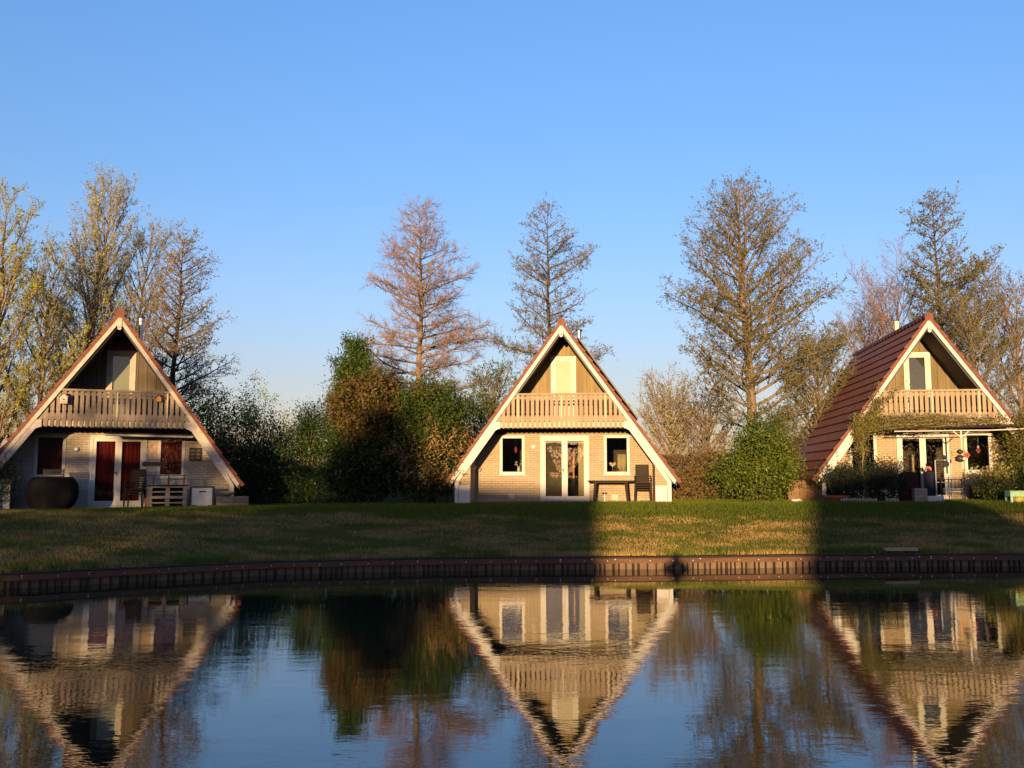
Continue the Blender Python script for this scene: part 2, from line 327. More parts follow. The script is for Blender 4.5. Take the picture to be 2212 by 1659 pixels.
def water_mat():
    m = bpy.data.materials.new('pond_water'); m.use_nodes = True; n = m.node_tree.nodes; L = m.node_tree.links; n.clear()
    o = n.new('ShaderNodeOutputMaterial'); mx = n.new('ShaderNodeMixShader'); fr = n.new('ShaderNodeFresnel'); fr.inputs[0].default_value = 1.92
    d = n.new('ShaderNodeBsdfDiffuse'); d.inputs[0].default_value = (.010, .014, .009, 1)
    g = n.new('ShaderNodeBsdfGlossy'); g.inputs['Roughness'].default_value = .012; g.inputs['Color'].default_value = (.96, .97, .97, 1)
    tc = n.new('ShaderNodeTexCoord')
    def wave(sx, sy, sc, det):
        mp = n.new('ShaderNodeMapping'); mp.inputs['Scale'].default_value = (sx, sy, 1); mp.inputs['Rotation'].default_value = (0, 0, R(6)); L.new(tc.outputs['Object'], mp.inputs[0])
        t = n.new('ShaderNodeTexNoise'); t.inputs['Scale'].default_value = sc; t.inputs['Detail'].default_value = det; t.inputs['Distortion'].default_value = .4
        L.new(mp.outputs[0], t.inputs['Vector']); return t.outputs['Fac']
    w1 = wave(.7, 1.5, 2.0, 3); w2 = wave(.8, 2.2, 10.0, 2)
    # patches of calm and of ripple
    pt = wave(.10, .30, 1.0, 3); pr = n.new('ShaderNodeMapRange'); pr.inputs[1].default_value = .38; pr.inputs[2].default_value = .62; pr.inputs[3].default_value = .12; pr.inputs[4].default_value = 1.0; L.new(pt, pr.inputs[0])
    m2 = n.new('ShaderNodeMath'); m2.operation = 'MULTIPLY'; m2.inputs[1].default_value = .22; L.new(w2, m2.inputs[0])
    ad = n.new('ShaderNodeMath'); ad.operation = 'ADD'; L.new(w1, ad.inputs[0]); L.new(m2.outputs[0], ad.inputs[1])
    mm = n.new('ShaderNodeMath'); mm.operation = 'MULTIPLY'; L.new(ad.outputs[0], mm.inputs[0]); L.new(pr.outputs[0], mm.inputs[1])
    bu = n.new('ShaderNodeBump'); bu.inputs['Strength'].default_value = 1.0; bu.inputs['Distance'].default_value = WAVE; L.new(mm.outputs[0], bu.inputs['Height'])
    L.new(bu.outputs[0], g.inputs['Normal']); L.new(bu.outputs[0], fr.inputs['Normal'])
    L.new(fr.outputs[0], mx.inputs[0]); L.new(d.outputs[0], mx.inputs[1]); L.new(g.outputs[0], mx.inputs[2]); L.new(mx.outputs[0], o.inputs[0])
    return m
WAVE = 0.0034
gw = G(); gw.add([(-1500, -1500, 0), (1500, -1500, 0), (1500, 58, 0), (-1500, 58, 0)], [(0, 1, 2, 3)])
tag(obj('water', gw, water_mat()), kind='structure')

# ---------------------------------------------------------------- retaining wall of the pond
rwx = list(np.arange(-24, 26.01, .5)); RW = empty('retaining_wall', (0, 0, 0), 0, 'long low brown timber retaining wall between pond water and lawn', 'retaining wall')
def strip(name, y0, y1, z0, z1, m, xs_=None):
    g = G(); X = xs_ or rwx; k = len(X)
    for x in X:
        dx = .01; t = Vector((dx, shore(x + dx / 2) - shore(x - dx / 2), 0)).normalized(); nrm = Vector((t.y, -t.x, 0)); p = Vector((x, shore(x), 0))
        for (o_, z) in ((y0, z0), (y0, z1), (y1, z1), (y1, z0)):
            q = p - nrm * o_; g.v.append((q.x, q.y, z))
    for i in range(k - 1):
        for j in range(4):
            g.f.append((i * 4 + j, (i + 1) * 4 + j, (i + 1) * 4 + (j + 1) % 4, i * 4 + (j + 1) % 4)); g.m.append(0)
    g.f.append((0, 1, 2, 3)); g.m.append(0); g.f.append(tuple((k - 1) * 4 + j for j in (3, 2, 1, 0))); g.m.append(0)
    return obj(name, g, m, RW)
# seen from the pond, negative offsets are nearer the camera
strip('cap_board', -.02, .16, .25, .28, M_TIMBERDK)
strip('waling_beam', -.075, .0, .142, .249, M_TIMBER)
strip('sheet_boarding', .0, .05, -.6, .249, M_SHEET)
g = G(); rr = random.Random(3); x = -23.5
while x < 25.5:
    w = rr.choice([.022, .026, .03, .05]); y = shore(x); a = math.atan(shore(x + .5) - shore(x - .5))
    g.box(-w / 2, w / 2, -.05, -.002, -.6, .1415, 0, Matrix.Translation((x, y, 0)) @ Matrix.Rotation(a, 4, 'Z')); x += rr.choice([.10, .12, .16, .20])
tag(obj('pile_ribs', g, M_TIMBERDK, RW), kind='stuff')
gbolt = G(); gbolt.lathe([(.0, -.0), (.013, .0), (.013, .006), (.004, .012)], 8); mb = None
x = -10.6; nb = 0
while x < 11.8 and nb < 60:
    for dx, z in (((0, .195),) if rr.random() < .6 else ((0, .195), (rr.choice([.0, .17]), .195 if rr.random() < .4 else .23))):
        p = (x + dx, shore(x + dx) - .077, z)
        if mb is None: o = obj('bolt', gbolt, mat('galvanised_bolt', (0.75, .75, .75), .35, .1, 5, metal=.3), RW); mb = o.data
        else: o = link('bolt', mb, RW)
        o.location = p; o.rotation_euler = (R(90), 0, 0); nb += 1
    x += .5 + rr.uniform(-.06, .06)
# ---------------------------------------------------------------- the A-frame cottages
TOP = 5.84           # underside line of the tiles: z = TOP - 1.4 |x|
LEN = 9.5
def frame_ring(g, x0, x1, z0, z1, w, y0, y1, wb=None):
    wb = wb or w
    g.box(x0, x0 + w, y0, y1, z0, z1); g.box(x1 - w, x1, y0, y1, z0, z1)
    g.box(x0 + w, x1 - w, y0, y1, z1 - w, z1); g.box(x0 + w, x1 - w, y0, y1, z0, z0 + wb)
def curtain(name, x0, x1, z0, z1, y, m, parent, amp=.02, lab=None):
    g = G(); n = max(8, int((x1 - x0) / .018)); 
    for i in range(n + 1):
        x = x0 + (x1 - x0) * i / n; yy = y + amp * math.sin(x * 55) + .4 * amp * math.sin(x * 131 + 1)
        g.v += [(x, yy, z0), (x, yy, z1)]
    for i in range(n): g.f.append((2 * i, 2 * i + 2, 2 * i + 3, 2 * i + 1)); g.m.append(0)
    o = obj(name, g, m, parent, smooth=True)
    s = o.modifiers.new('solid', 'SOLIDIFY'); s.thickness = .004
    if lab: o['label'] = lab
    return o
def house(root, P):
    YW, YG = 1.35, 1.5                                   # lower wall and upper gable wall behind the verge
    # roof: stepped tile courses on both slopes
    g = G(); Ls = 4.62 * 1.0; sl_ = math.atan(1.4); cs, sn = math.cos(sl_), math.sin(sl_); n = 16; full = 3.70 / cs; st = full / n
    rr = random.Random(P['seed'])
    for sd in (-1, 1):
        for i in range(n):
            s0, s1 = i * st, (i + 1) * st + .02
            for y0, y1, mi in ((0, .14, 1), (.14, LEN - .14, 0), (LEN - .14, LEN, 1)):
                h0, h1 = .07, .115
                if mi == 1: h0 += .008; h1 += .008
                y0_ = y0 - (.035 if (mi == 1 and y0 == 0) else 0)
                pts = [(s0, 0), (s1, 0), (s1, h1), (s0, h0)]
                vs = []
                for yy in (y0_, y1):
                    for s_, h in pts:
                        vs.append((sd * (s_ * cs + h * sn), yy, TOP - s_ * sn + h * cs))
                fs = [(0, 1, 2, 3), (7, 6, 5, 4), (0, 4, 5, 1), (1, 5, 6, 2), (2, 6, 7, 3), (3, 7, 4, 0)]
                if sd > 0: fs = [f[::-1] for f in fs]
                g.add(vs, fs, mi)
    roof = obj('roof', g, [M_TILE, M_VERGE], root)
    g = G(); nr = 24
    for i in range(nr):
        y0 = -.04 + (LEN + .08) * i / nr; y1 = -.04 + (LEN + .08) * (i + 1) / nr + .03
        g.tube([(0, y0, TOP + .07), (0, y1, TOP + .085)], [.135, .125], 12)
    obj('ridge_cap', g, M_VERGE, roof)
    if P.get('moss'):
        pass
    # roof deck (soffit of the overhang)
    g = G()
    for sd in (-1, 1):
        poly = [(0, TOP - .16), (0, TOP - .004), (sd * 3.66, TOP - .004 - 1.4 * 3.66), (sd * 3.66, TOP - .16 - 1.4 * 3.66)]
        if sd < 0: poly = poly[::-1]
        g.prism(poly[::-1], .03, LEN - .03)
    gs_ = G()
    for sd in (-1, 1):
        poly = [(0, TOP - .18), (0, TOP - .29), (sd * 3.52, TOP - .29 - 1.4 * 3.52), (sd * 3.52, TOP - .18 - 1.4 * 3.52)]
        gs_.prism((poly if sd < 0 else poly[::-1])[::-1] if False else (poly[::-1] if sd < 0 else poly)[::-1], .0505 + .004, .075)
    obj('gap_shade_strip', gs_, M_DARKMETAL, root)  # dark strip set behind the board gap to stand for its shade
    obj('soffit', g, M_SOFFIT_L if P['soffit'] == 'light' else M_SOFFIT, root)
    # barge boards and the inner frame boards that end in the corner posts
    def verge_boards(y0, y1, mt, label=None):
        for sd in (-1, 1):
            a = [(0, TOP - .01), (0, TOP - .20), (sd * 3.58, TOP - .20 - 1.4 * 3.58), (sd * 3.64, TOP - .01 - 1.4 * 3.64)]
            if sd > 0: a = a[::-1]
            g = G(); g.prism(a[::-1], y0, y1); o = obj('barge_board', g, mt, root)
            if label: o['label'] = label
    verge_boards(-.028, .0, P['barge'])
    verge_boards(LEN + .002, LEN + .03, P['barge'])
    for sd in (-1, 1):
        o_ = .265; i_ = .455
        pts = [(2.285, 2.63), (2.0, 2.63), (2.0, 2.42), (2.08, 2.40), (2.17, 2.35), (2.26, TOP - i_ - 1.4 * 2.26), (3.36, TOP - i_ - 1.4 * 3.36), (3.37, .0), (3.485, .0), (3.485, TOP - o_ - 1.4 * 3.485)]
        a = [(sd * x, z) for x, z in pts]
        if sd < 0: a = a[::-1]
        g = G(); g.prism(a[::-1] if False else a, -.01, .05); obj('corner_frame_board', g, P['barge'], root)
    g = G(); g.box(-.06, .06, -.062, -.029, 5.46, 5.72); g.lathe([(.0, 0), (.06, 0), (.06, .033), (0, .033)], 16)
    g.v = [v if i < 8 else (v[0], -.029 - v[2], 5.46 + v[1]) for i, v in enumerate(g.v)]
    obj('ridge_finial', g, P['barge'], root)
    # upper gable wall of vertical boards
    g = G(); x = -2.3; k = 0
    while x < 2.3:
        w = .135; dy = .0 if k % 2 else .018
        p = clipA([(x, 2.60), (x + w - .004, 2.60), (x + w - .004, 5.9), (x, 5.9)], TOP - .162)
        if len(p) >= 3:
            for q in ([p] if not (-.42 < x + w / 2 < .46) else [clip(p, 0, -1, -4.97)]):
                if len(q) >= 3: g.prism(q, YG - dy, YG + .03)
        x += w; k += 1
    obj('gable_boarding', g, P['board'], root)
    # upper door
    d = G(); frame_ring(d, -.41, .45, 2.62, 4.96, .12, YG - .045, YG + .05); fr = obj('upper_door', d, P['updoor'], root)
    d = G(); frame_ring(d, -.288, .328, 2.742, 4.838, .055, YG - .03, YG + .03); obj('door_leaf', d, P['updoor'], fr)
    if P['uppane'] == 'blind':
        obj('blind', bx(-.232, .272, YG + .0, YG + .02, 2.80, 4.782), mat('cream_blind', (0.47, 0.42, 0.32), .7, .06, 3), fr)
    else:
        obj('pane', bx(-.232, .272, YG + .0, YG + .008, 2.80, 4.782), M_GLASS, fr)
        obj('blind', bx(-.232, .272, YG + .05, YG + .06, 2.80, 4.782), mat('pale_green_blind', (0.42, 0.42, 0.30), .8, .15, 3) if P['uppane'] == 'pale' else mat('dark_slat_blind', (0.10, .10, .085), .8, .5, 26, stretch=(.2, .2, 1)), fr)
    # loft behind the boards
    # balcony floor / soffit
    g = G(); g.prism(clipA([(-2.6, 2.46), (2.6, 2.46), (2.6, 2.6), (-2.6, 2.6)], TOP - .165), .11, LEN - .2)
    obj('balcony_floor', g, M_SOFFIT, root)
    bal = G(); bal.prism([(-1.995, 2.455), (1.995, 2.455), (1.995, 2.62), (-1.995, 2.62)], .062, .108)
    bal = obj('balcony', bal, mat('cream_fascia', (0.70, 0.62, 0.46), .6, .1, 5, dirt=.15), root)
    # baluster boards, each cut by the roof line
    pitch = .158; nb = int(2.15 / pitch); bmesh_ = {}
    hw = [(2.425, .022), (2.44, .040), (2.47, .048), (2.615, .048), (2.66, .0765), (2.80, .0765), (2.84, .062), (2.86, .050), (2.89, .046), (2.92, .055), (2.96, .058), (3.00, .054), (3.50, .054)]
    for i in range(-nb, nb + 1):
        cx = i * pitch
        poly = [(cx + w, z) for z, w in hw] + [(cx - w, z) for z, w in hw[::-1]]
        poly = clipA(poly, TOP - .165)
        if len(poly) < 3: continue
        g = G(); g.prism(poly, .03, .052 + rr.uniform(0, .004)); obj('baluster', g, P['balwood'], bal)
    g = G()
    for z0, z1 in ((2.68, 2.775), (3.38, 3.46)):
        g.prism(clipA([(-2.3, z0), (2.3, z0), (2.3, z1), (-2.3, z1)], TOP - .165), .0565, .0615 + .045)
    obj('baluster_rail', g, P['balwood'], bal)
    g = G(); g.prism(clipA([(-1.9, 3.505), (1.9, 3.505), (1.9, 3.565), (-1.9, 3.565)], TOP - .165), -.012, .12); obj('handrail', g, P['balwood'], bal)
    for px in P['posts']:
        g = G(); g.box(px - .02, px + .02, .0, .0295, 2.74, 3.50); obj('post', g, P['postmat'], bal)
    # lower front wall with openings
    xs_ = [-3.4, P['w1'][0], P['w1'][1], -.78, .88, P['w2'][0], P['w2'][1], 3.4]; g = G(); zt = 2.457
    def cell(x0, x1, z0, z1):
        if x1 - x0 < .001: return
        p = clipA([(x0, z0), (x1, z0), (x1, z1), (x0, z1)], TOP - .165)
        if len(p) >= 3: g.prism(p, YW, YW + .12)
    cell(xs_[0], xs_[1], -.05, zt); cell(xs_[1], xs_[2], -.05, .93); cell(xs_[1], xs_[2], 2.25, zt); cell(xs_[2], -.78, -.05, zt)
    cell(-.78, .88, 2.25, zt); cell(.88, xs_[5], -.05, zt); cell(xs_[5], xs_[6], -.05, .93); cell(xs_[5], xs_[6], 2.25, zt); cell(xs_[6], xs_[7], -.05, zt)
    # front piers and low side walls and back wall
    for sd in (-1, 1):
        p = [(sd * 2.98, -.05), (sd * 3.365, -.05), (sd * 3.365, 1.2), (sd * 2.98, 1.8)]
        if sd < 0: p = p[::-1]
        p = clipA(p, TOP - .17)
        if P['piers']: g.prism(p, .052, YW - .001)
    for sd in (-1, 1):
        g.box(min(sd * 3.366, sd * 3.48), max(sd * 3.366, sd * 3.48), .052, LEN - .5, -.05, .72)
    g.prism(clipA([(-3.36, -.05), (3.36, -.05), (3.36, 5.8), (-3.36, 5.8)], TOP - .165), LEN - .9, LEN - .8)
    obj('wall', g, P['brick'], root)
    if P['piers']:
        for sd in (-1, 1):
            a, b_ = sorted((sd * 2.985, sd * 3.35)); o = obj('pier_panel', bx(a, b_, .030, .0505, -.03, .57), M_WHITE, root)
    # dark strip on the wall painting a deeper shade band under the balcony, and its bead
    obj('wall_shade_strip', bx(-2.25, 2.25, YW - .022, YW - .001, 2.33, 2.455), M_SOFFIT, root); obj('wall_top_bead', bx(-2.25, 2.25, YW - .03, YW - .0225, 2.31, 2.345), M_SOFFIT_L, root)
    # french door
    D_ = G(); frame_ring(D_, -.775, .875, .0, 2.245, .085, YW - .03, YW + .07, .06); dr = obj('french_door', D_, P['joinery'], root)
    for (a, b_) in ((-.688, .048), (.052, .788)):
        g = G(); frame_ring(g, a, b_, .065, 2.155, .095, YW - .015, YW + .045, .14); obj('door_leaf', g, P['joinery'], dr)
        obj('pane', bx(a + .097, b_ - .097, YW + .01, YW + .018, .207, 2.058), M_GLASS, dr)
    g = G(); g.box(.0, .022, YW - .05, YW - .018, 1.00, 1.12); g.box(-.07, .02, YW - .065, YW - .05, 1.07, 1.095); obj('handle', g, M_DARKMETAL, dr)
    wins = []
    for key in ('w1', 'w2'):
        x0, x1 = P[key]; g = G(); frame_ring(g, x0 + .002, x1 - .002, .932, 2.248, .09, YW - .025, YW + .07); w = obj('window', g, P['joinery'], root)
        obj('pane', bx(x0 + .094, x1 - .094, YW + .015, YW + .023, 1.024, 2.156), M_GLASS, w)
        g = G(); g.box(x0 - .03, x1 + .03, YW - .06, YW - .0265, .90, .929); obj('sill', g, P['joinery'], w); wins.append(w)
    # room: floor, back partition
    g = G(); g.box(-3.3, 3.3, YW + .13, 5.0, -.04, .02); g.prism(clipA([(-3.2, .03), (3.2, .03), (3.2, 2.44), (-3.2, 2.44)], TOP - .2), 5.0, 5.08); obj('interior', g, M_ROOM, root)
    return dict(roof=roof, door=dr, wins=wins, bal=bal)
YC, YL, YR = 30.0, 27.9, 29.4
pc = at(1212, 690, YC); pl = at(259, 690, YL); pr_ = at(2006, 690, YR)
HC = empty('cottage', (pc.x, YC, 1.21), R(-5), 'middle A-frame cottage, fully sunlit cream brick front and dark solar panels on the right slope', 'house', 'A-frame holiday cottages by the pond')
mat('cream_fascia', (0.54, 0.46, 0.33), .6, .1, 5, dirt=.15)
base = dict(seed=1, brick=M_BRICK, joinery=M_WHITE, barge=M_WHITE, board=M_WOOD_D, updoor=M_WHITE, uppane='blind', balwood=M_WOOD, posts=(-1.42, .0, 1.42), postmat=mat('cream_fascia', (0, 0, 0)), w1=(-2.15, -1.30), w2=(1.37, 2.23), piers=True, soffit='dark')
MATS_DONE = True
hc = house(HC, base)
HL = empty('cottage', (pl.x, YL, 1.11), R(20), 'left A-frame cottage in shade with dark red curtains and weathered grey balcony', 'house', 'A-frame holiday cottages by the pond')
PL = dict(base, seed=2, brick=M_BRICK_W, barge=M_WHITE_OLD, balwood=mat('old_grey_board', (0.30, 0.24, 0.185), .8, .4, 5, stretch=(1, 1, .15), bump=.3, dirt=.35, island=.4), updoor=M_WHITE_OLD, uppane='pale', posts=(.03, 1.45), w1=(-2.32, -1.45), w2=(1.20, 2.02), piers=False,
          board=mat('dark_grey_board', (0.13, 0.10, 0.065), .8, .4, 9, stretch=(1, 1, .1), bump=.4, dirt=.3, island=.5))
hl = house(HL, PL)
HR = empty('cottage', (pr_.x, YR, 1.27), R(-7), 'right A-frame cottage with its tiled side slope in view and creeper', 'house', 'A-frame holiday cottages by the pond')
PR = dict(base, seed=3, soffit='light', uppane='dark', posts=(1.42, .0), piers=False, w1=(-2.30, -1.42), w2=(1.35, 2.21), board=mat('olive_board', (0.21, 0.165, 0.08), .75, .4, 9, stretch=(1, 1, .1), bump=.4, dirt=.25, island=.5))
hr = house(HR, PR)

def flue(parent, x, y, z0, z1, r=.085):
    g = G(); g.lathe([(r, z0), (r, z1 - .16)], 18); g.lathe([(r * .95, z1 - .16), (r * 1.25, z1 - .14), (r * 1.25, z1 - .05), (r * .95, z1 - .035)], 18)
    o = obj('chimney_pipe', g, M_STEEL, parent, loc=(x, y, 0), smooth=False)
    g = G(); g.lathe([(r * .5, z1 - .033), (r * 1.75, z1 - .03), (r * 1.75, z1), (.02, z1 + .02)], 18); obj('cowl', g, M_DARKMETAL, o)
    return o
flue(hl['roof'], .52, 2.4, 4.6, 6.22, .075)
flue(hc['roof'], .53, 3.4, 4.8, 6.18, .075)
g = G(); g.box(-.065, .065, 3.5, 3.63, 5.6, 6.36); obj('chimney', g, mat('yellow_pipe', (0.72, .6, .3), .6, .1, 4), hr['roof'])
# solar panels on the right slope of the middle cottage
sl_ = math.atan(1.4)
for k, (y0, y1) in enumerate(((.55, 2.15), (2.19, 3.2 - .05), (4.3, 5.9), (5.94, 7.5))):
    g = G(); g.box(.62, 3.95, y0, y1, .21, .25, 0); g.box(.60, 3.97, y0 - .015, y1 + .015, .20, .215, 1)
    mtx = Matrix.Translation((0, 0, TOP)) @ Matrix.Rotation(sl_, 4, 'Y')
    g.v = [tuple(mtx @ Vector(v)) for v in g.v]
    obj('solar_panel', g, [mat('solar_cell', (0.012, 0.013, 0.02), .45, .2, 3, spec=.3), M_DARKMETAL], hc['roof'])

# curtains and the things seen in the windows (local coordinates of each cottage)
YW = 1.35
for (x0, x1) in ((-.66, .05), (.05, .76)): curtain('curtain', x0, x1, .15, 2.10, YW + .11, M_CURT_RED, hl['door'])
curtain('curtain', -2.28, -1.46, .98, 2.2, YW + .12, M_CURT_RED, hl['wins'][0]); curtain('curtain', 1.24, 1.98, .98, 2.2, YW + .07, M_CURT_RED, hl['wins'][1])
curtain('curtain', .50, .72, .1, 2.1, YW + .25, M_CURT_CREAM, hc['door'])
obj('ochre_blind', bx(.10, .34, 3.0, 3.02, .80, 1.75), M_CURT_OCHRE, hc['door'])
obj('lower_blind', bx(-.62, -.05, YW + .16, YW + .165, .1, 2.1), mat('brown_net', (.10, .075, .045), .9, .3, 5), hc['door'])
curtain('curtain', 1.83, 2.10, 1.0, 1.62, YW + .20, M_CURT_CREAM, hc['wins'][1])
curtain('curtain', .12, .3, .1, 1.55, 3.2, M_CURT_CREAM, hr['door']); curtain('curtain', -.5, -.36, .6, 1.6, 2.6, M_CURT_OCHRE, hr['door'])
def child_world(h, x, y, z): return h.matrix_world @ Vector((x, y, z))
bpy.context.view_layer.update()
def wp(h, x, y, z=0.0):
    v = Matrix.Translation(h.location) @ Matrix.Rotation(h.rotation_euler.z, 4, 'Z') @ Vector((x, y, z)); return v
def inst(h, name, x, y, z, label, cat, group=None, rz=0.0): return empty(name, wp(h, x, y, z), h.rotation_euler.z + rz, label, cat, group)
# sills inside and what stands on them
def vase(h, x, z, n, label, seed):
    t = inst(h, 'flower_vase', x, YW + .17, z, label, 'vase'); g = G(); g.lathe([(.03, 0), (.055, .04), (.06, .10), (.035, .17), (.045, .19)], 14); obj('vase_body', g, mat('pale_ceramic', (.7, .66, .58), .4, .1, 5), t, smooth=True)
    r_ = random.Random(seed); g = G()
    for i in range(n):
        a, b_ = r_.uniform(-.14, .14), r_.uniform(.24, .42); g.lathe([(.005, -.03), (.045, -.01), (.05, .015), (.02, .035)], 8, (a, r_.uniform(-.03, .03), b_)); g.tube([(0, 0, .15), (a, 0, b_)], .004, 4)
    obj('flower_head', g, mat('dry_cream_petals', (.6, .5, .36), .8, .3, 9), t); return t
obj('inner_sill', bx(-2.06, -1.39, YW + .08, YW + .3, .985, 1.01), M_WHITE, hc['wins'][0]); obj('inner_sill', bx(1.46, 2.14, YW + .08, YW + .3, .985, 1.01), M_WHITE, hc['wins'][1])
obj('inner_sill', bx(1.56, 2.24, YW + .08, YW + .3, .985, 1.01), M_WHITE, hr['wins'][1])
vase(HC, -1.52, 1.012, 7, 'vase of pale dried flowers inside the left window of the middle cottage', 4)
t = inst(HC, 'hanging_lantern', -1.62, YW + .2, 1.66, 'red paper lantern hanging in the left window of the middle cottage', 'lantern')
g = G(); g.lathe([(.012, 0), (.04, .03), (.045, .10), (.04, .19), (.012, .22)], 12); obj('lantern_body', g, M_REDPAINT, t, smooth=True); g = G(); g.tube([(0, 0, .22), (0, 0, .49)], .003, 4); obj('cord', g, M_DARKMETAL, t)
t = inst(HC, 'butterfly_ornament', 1.66, YW + .17, 1.012, 'cream heart shaped ornament on a stem in the right window of the middle cottage', 'ornament')
g = G(); g.tube([(0, 0, 0), (0, 0, .2)], .006, 5); g.prism([(-.0, .17), (.09, .24), (.12, .30), (.07, .34), (0, .29), (-.07, .34), (-.12, .30), (-.09, .24)], -.006, .006); obj('ornament_body', g, mat('cream_wood', (.6, .47, .28), .7), t)
t = inst(HC, 'dog_figurine', 1.80, YW + .12, 1.012, 'small dark standing dog figurine in the right window of the middle cottage', 'figurine')
g = G(); g.tube([(-.07, 0, .13), (0, 0, .115), (.07, 0, .09)], [.022, .026, .018], 8)
for x_, z_ in ((-.06, .12), (.06, .09)): g.tube([(x_, -.012, z_), (x_, -.012, 0)], [.01, .007], 6); g.tube([(x_ + .012, .012, z_), (x_ + .015, .012, 0)], [.01, .007], 6)
g.tube([(-.07, 0, .13), (-.095, 0, .175), (-.13, 0, .17)], [.016, .018, .008], 7); g.tube([(.07, 0, .09), (.10, 0, .03)], [.008, .004], 5); obj('dog_body', g, M_DARKMETAL, t, smooth=True)
t = inst(HR, 'hanging_ornament', 1.85, YW + .16, 1.50, 'red and white heart ornament hanging in the right window of the right cottage', 'ornament')
g = G(); g.prism([(0, .06), (.06, .12), (.08, .18), (.045, .21), (0, .17), (-.045, .21), (-.08, .18), (-.06, .12)], -.02, .02); obj('red_heart', g, M_REDPAINT, t); g = G(); g.lathe([(.01, .2), (.04, .24), (.035, .3), (.005, .34)], 10); obj('white_tip', g, M_WHITE, t); g = G(); g.tube([(0, 0, .34), (0, 0, .65)], .003, 4); obj('cord', g, M_WHITE, t)
for i, (x_, c_) in enumerate(((1.62, 'leftmost'), (1.76, 'second'))):
    t = inst(HR, 'potted_plant', x_, YW + .18, 1.012, ('small leafy plant in a white pot at the left end of the right cottage sill', 'small leafy plant in a pale green pot on the right cottage sill')[i], 'potted plant', 'potted plants on the inner sill')
    g = G(); g.lathe([(.035, 0), (.05, .09), (.052, .1)], 12); obj('pot', g, (M_WHITE, mat('pale_green_glaze', (.45, .55, .35), .4))[i], t)
    g = G(); r_ = random.Random(i)
    for k in range(40):
        a = r_.uniform(0, 6.28); e = r_.uniform(.3, 1.4); l = r_.uniform(.08, .2); d = Vector((math.cos(a) * math.cos(e), math.sin(a) * math.cos(e) * .4, math.sin(e))); p = Vector((0, 0, .1)) + d * l; q = Vector((d.y, -d.x, .3)).normalized() * .02
        g.add([Vector((0, 0, .1)), p * .6 + q, p, p * .6 - q], [(0, 1, 2, 3)])
    obj('leaves', g, L_GREEN, t)

# small fixtures on the walls
def bulkhead(h, x, z, label):
    t = inst(h, 'wall_lamp', x, YW - .002, z, label, 'lamp', 'white round lamps beside the french doors')
    g = G(); g.lathe([(.0, 0), (.075, 0), (.075, .02), (.0, .02)], 18); g.v = [(v[0], -v[2], v[1]) for v in g.v]; obj('mount', g, M_WHITE, t)
    g = G(); g.lathe([(.062, .02), (.066, .05), (.05, .085), (.01, .1)], 18); g.v = [(v[0], -v[2], v[1]) for v in g.v]; obj('lamp_shade', g, mat('opal_glass', (.8, .78, .72), .3), t, smooth=True)
bulkhead(HC, -1.0, 1.86, 'white round wall lamp left of the french doors of the middle cottage')
bulkhead(HL, -1.15, 1.80, 'white round wall lamp left of the french doors of the left cottage')
def vent(h, x, z, label, w=.09, h_=.08):
    t = inst(h, 'wall_vent', x, YW - .002, z, label, 'vent', 'white vents at the foot of the middle cottage'); g = G(); frame_ring(g, -w, w, -h_, h_, .015, -.025, 0)
    obj('vent_frame', g, M_WHITE, t); g = G()
    for k in range(6): g.box(-w + .015, w - .015, -.018, -.004, -h_ + .02 + k * .022, -h_ + .034 + k * .022)
    obj('slat', g, M_WHITE, t)
vent(HC, -1.75, .20, 'white square vent low on the wall under the left window of the middle cottage'); vent(HC, 1.72, .17, 'white square vent under the brown table of the middle cottage')
# board with text plate, framed plaque, awning on the left cottage
t = inst(HL, 'wall_plaque', 2.34, YW - .003, 1.66, 'dark square wall plaque with six pale slots right of the window of the left cottage', 'plaque')
obj('plaque_board', bx(-.19, .19, -.03, 0, -.21, .23), mat('dark_plaque', (.045, .04, .03), .7, .3, 6), t)
for sx_ in (-.09, .09):
    for k in range(3): obj('slot', bx(sx_ - .055, sx_ + .055, -.038, -.031, -.13 + k * .12, -.08 + k * .12), mat('slot_grey', (.16, .14, .1), .7), t)
t = inst(HL, 'wall_poster', 1.10, YW - .003, 1.74, 'pale poster with an orange blotch between door and window of the left cottage', 'poster')
obj('poster_sheet', bx(-.15, .15, -.012, 0, -.24, .25), mat('poster_paper', (.62, .5, .38), .7, 0, 9, col2=(.42, .2, .1)), t)
t = inst(HL, 'wooden_sign', 1.10, YW - .003, 1.36, 'narrow brown wooden sign with rounded ends below the poster of the left cottage', 'sign')
g = G(); g.box(-.27, .27, -.03, 0, -.06, .06); g.lathe([(0, 0), (.085, 0), (.085, .03), (0, .03)], 14, (-.27, 0, 0)); g.lathe([(0, 0), (.085, 0), (.085, .03), (0, .03)], 14, (.27, 0, 0)); g.v = [v if i < 8 else (v[0], -.034 - v[2] * .2, v[1]) for i, v in enumerate(g.v)]; obj('sign_board', g, M_TIMBER, t)
t = inst(HL, 'rolled_awning', .95, .55, 2.20, 'slim white rolled up awning bar under the balcony of the left cottage', 'awning')
g = G(); g.tube([(-1.25, 0, .03), (1.28, 0, .0)], .035, 10); obj('roller', g, M_WHITE, t); g = G(); g.tube([(-1.1, 0, 0), (-1.1, .0, .22)], .015, 6); g.tube([(1.1, 0, 0), (1.1, 0, .22)], .015, 6); g.tube([(-1.25, .1, .08), (1.28, .1, .06)], .04, 8); obj('bracket', g, M_DARKMETAL, t)
t = inst(HL, 'birdhouse', -1.42, -.13, 3.10, 'white wooden birdhouse on a thin pole at the left end of the left balcony', 'birdhouse', 'birdhouses on the left balcony')
